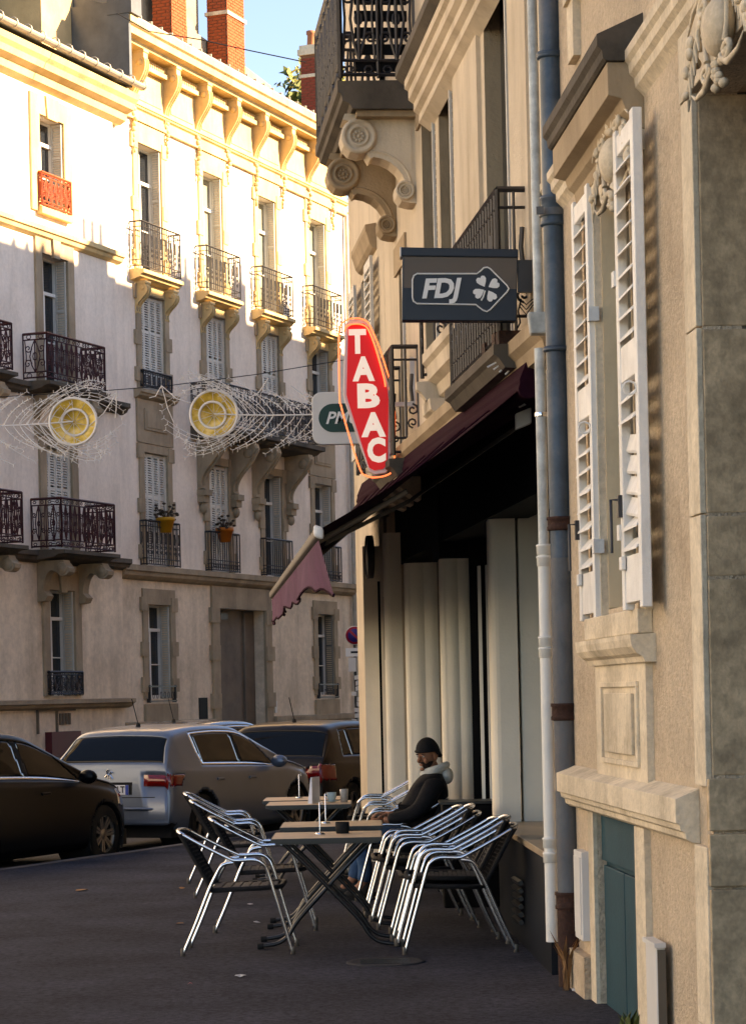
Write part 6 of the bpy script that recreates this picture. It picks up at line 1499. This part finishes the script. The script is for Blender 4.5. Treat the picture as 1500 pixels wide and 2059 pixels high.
# head, turned towards the camera: built facing +x then rotated
hp = empty('head_pivot', hd, radians(52)); hp.parent = pn_; bpy.data.objects.remove(hp)
RH = Matrix.Translation(hd) @ Matrix.Rotation(radians(42), 4, 'Z') @ Matrix.Rotation(radians(6), 4, 'Y')
def HB(mb_, name, m, **k):
    mb_.v = [tuple(RH @ Vector(v)) for v in mb_.v]; return mb_.build(name, M[m], pn_, **k)
h_ = MB(); n, m2 = 24, 18; vs = []
for i in range(m2+1):
    t = pi*i/m2
    for k in range(n):
        a = 2*pi*k/n; x, y, z = sin(t)*cos(a), sin(t)*sin(a), cos(t)
        X, Y_, Z_ = x*.092, y*.073, z*.125
        if z < 0: w = 1+z*.38; Y_ *= w; X = X*(1+z*.22)+(.012*-z if x > 0 else .022*-z)
        if x > .55: X -= (x-.55)*.018
        vs.append((X, Y_, Z_))
h_.add(vs, [(i*n+k, (i+1)*n+k, (i+1)*n+(k+1) % n, i*n+(k+1) % n) for i in range(m2) for k in range(n)], True)
h_.ball((.093, 0, -.018), (.014, .012, .026), 8, 8); h_.ball((.101, 0, -.032), (.014, .015, .011), 8, 6); h_.ball((.083, 0, -.066), (.008, .024, .006), 8, 6); h_.ball((.083, 0, -.075), (.008, .020, .006), 8, 6); h_.ball((.078, 0, -.105), (.016, .022, .014), 8, 6)
h_.ball((.076, .033, .012), (.012, .024, .008), 8, 6); h_.ball((.076, -.033, .012), (.012, .024, .008), 8, 6)
for s in (-1, 1): h_.ball((-.008, s*.073, -.012), (.018, .008, .032), 8, 8); h_.ball((.062, s*.042, -.04), (.02, .018, .022), 8, 6)
HB(h_, 'head', 'skin')
e_ = MB(); [e_.ball((.078, s*.031, -.004), (.008, .012, .006), 8, 6) for s in (-1, 1)]; HB(e_, 'eyes', 'eyew')
e_ = MB(); [e_.ball((.0855, s*.031, -.004), (.003, .005, .005), 6, 5) for s in (-1, 1)]; HB(e_, 'pupils', 'ink')
e_ = MB(); [e_.ball((.084, s*.033, .014), (.006, .020, .0045), 6, 5) for s in (-1, 1)]; HB(e_, 'eyebrows', 'beard')
b_ = MB(); vs = []
for i in range(9):
    t = radians(112+i*8.0)
    for k in range(17):
        a = radians(-95+190*k/16); x, y, z = sin(t)*cos(a), sin(t)*sin(a), cos(t); w = 1+z*.38
        vs.append((x*.0935*(1+z*.22)+(.012*-z if x > 0 else .022*-z)-(max(0, x-.55)*.016), y*.0745*w, z*.1265))
b_.add(vs, [(i*17+k, (i+1)*17+k, (i+1)*17+k+1, i*17+k+1) for i in range(8) for k in range(16)], True); HB(b_, 'beard', 'beard', fix=False)
c_ = MB(); vs = []; m2 = 12
for i in range(m2+1):
    t = radians(2+i*7.6)
    for k in range(28):
        a = 2*pi*k/28; x, y, z = sin(t)*cos(a), sin(t)*sin(a), cos(t); r = 1.0+.010*(k % 2)
        dz = -.006 if x < 0 else .010
        vs.append((x*.104*r-.004, y*.088*r, z*.114+.026-(.045*max(0, -x)*(t/1.6))+dz*(t/1.6)))
c_.add(vs, [(i*28+k, (i+1)*28+k, (i+1)*28+(k+1) % 28, i*28+(k+1) % 28) for i in range(m2) for k in range(28)], True)
last = vs[-28:]; c_.tube([Vector(v)*1.0+Vector((0, 0, .006)) for v in last], .011, 6, closed=True); HB(c_, 'beanie', 'jacket', fix=False)
h_ = MB()
for k, (r, z, x) in enumerate(((.088, .985, -.045), (.096, 1.005, -.055), (.094, 1.025, -.065))):
    h_.tube([(x+r*.95*cos(a), .01+r*1.08*sin(a), z+.028*(-cos(a))) for a in [q*pi/10 for q in range(20)]], .026, 8, closed=True)
h_.ball((-.15, 0, .965), (.055, .11, .07), 12, 8); h_.build('hood', M['hood'], pn_, fix=False)
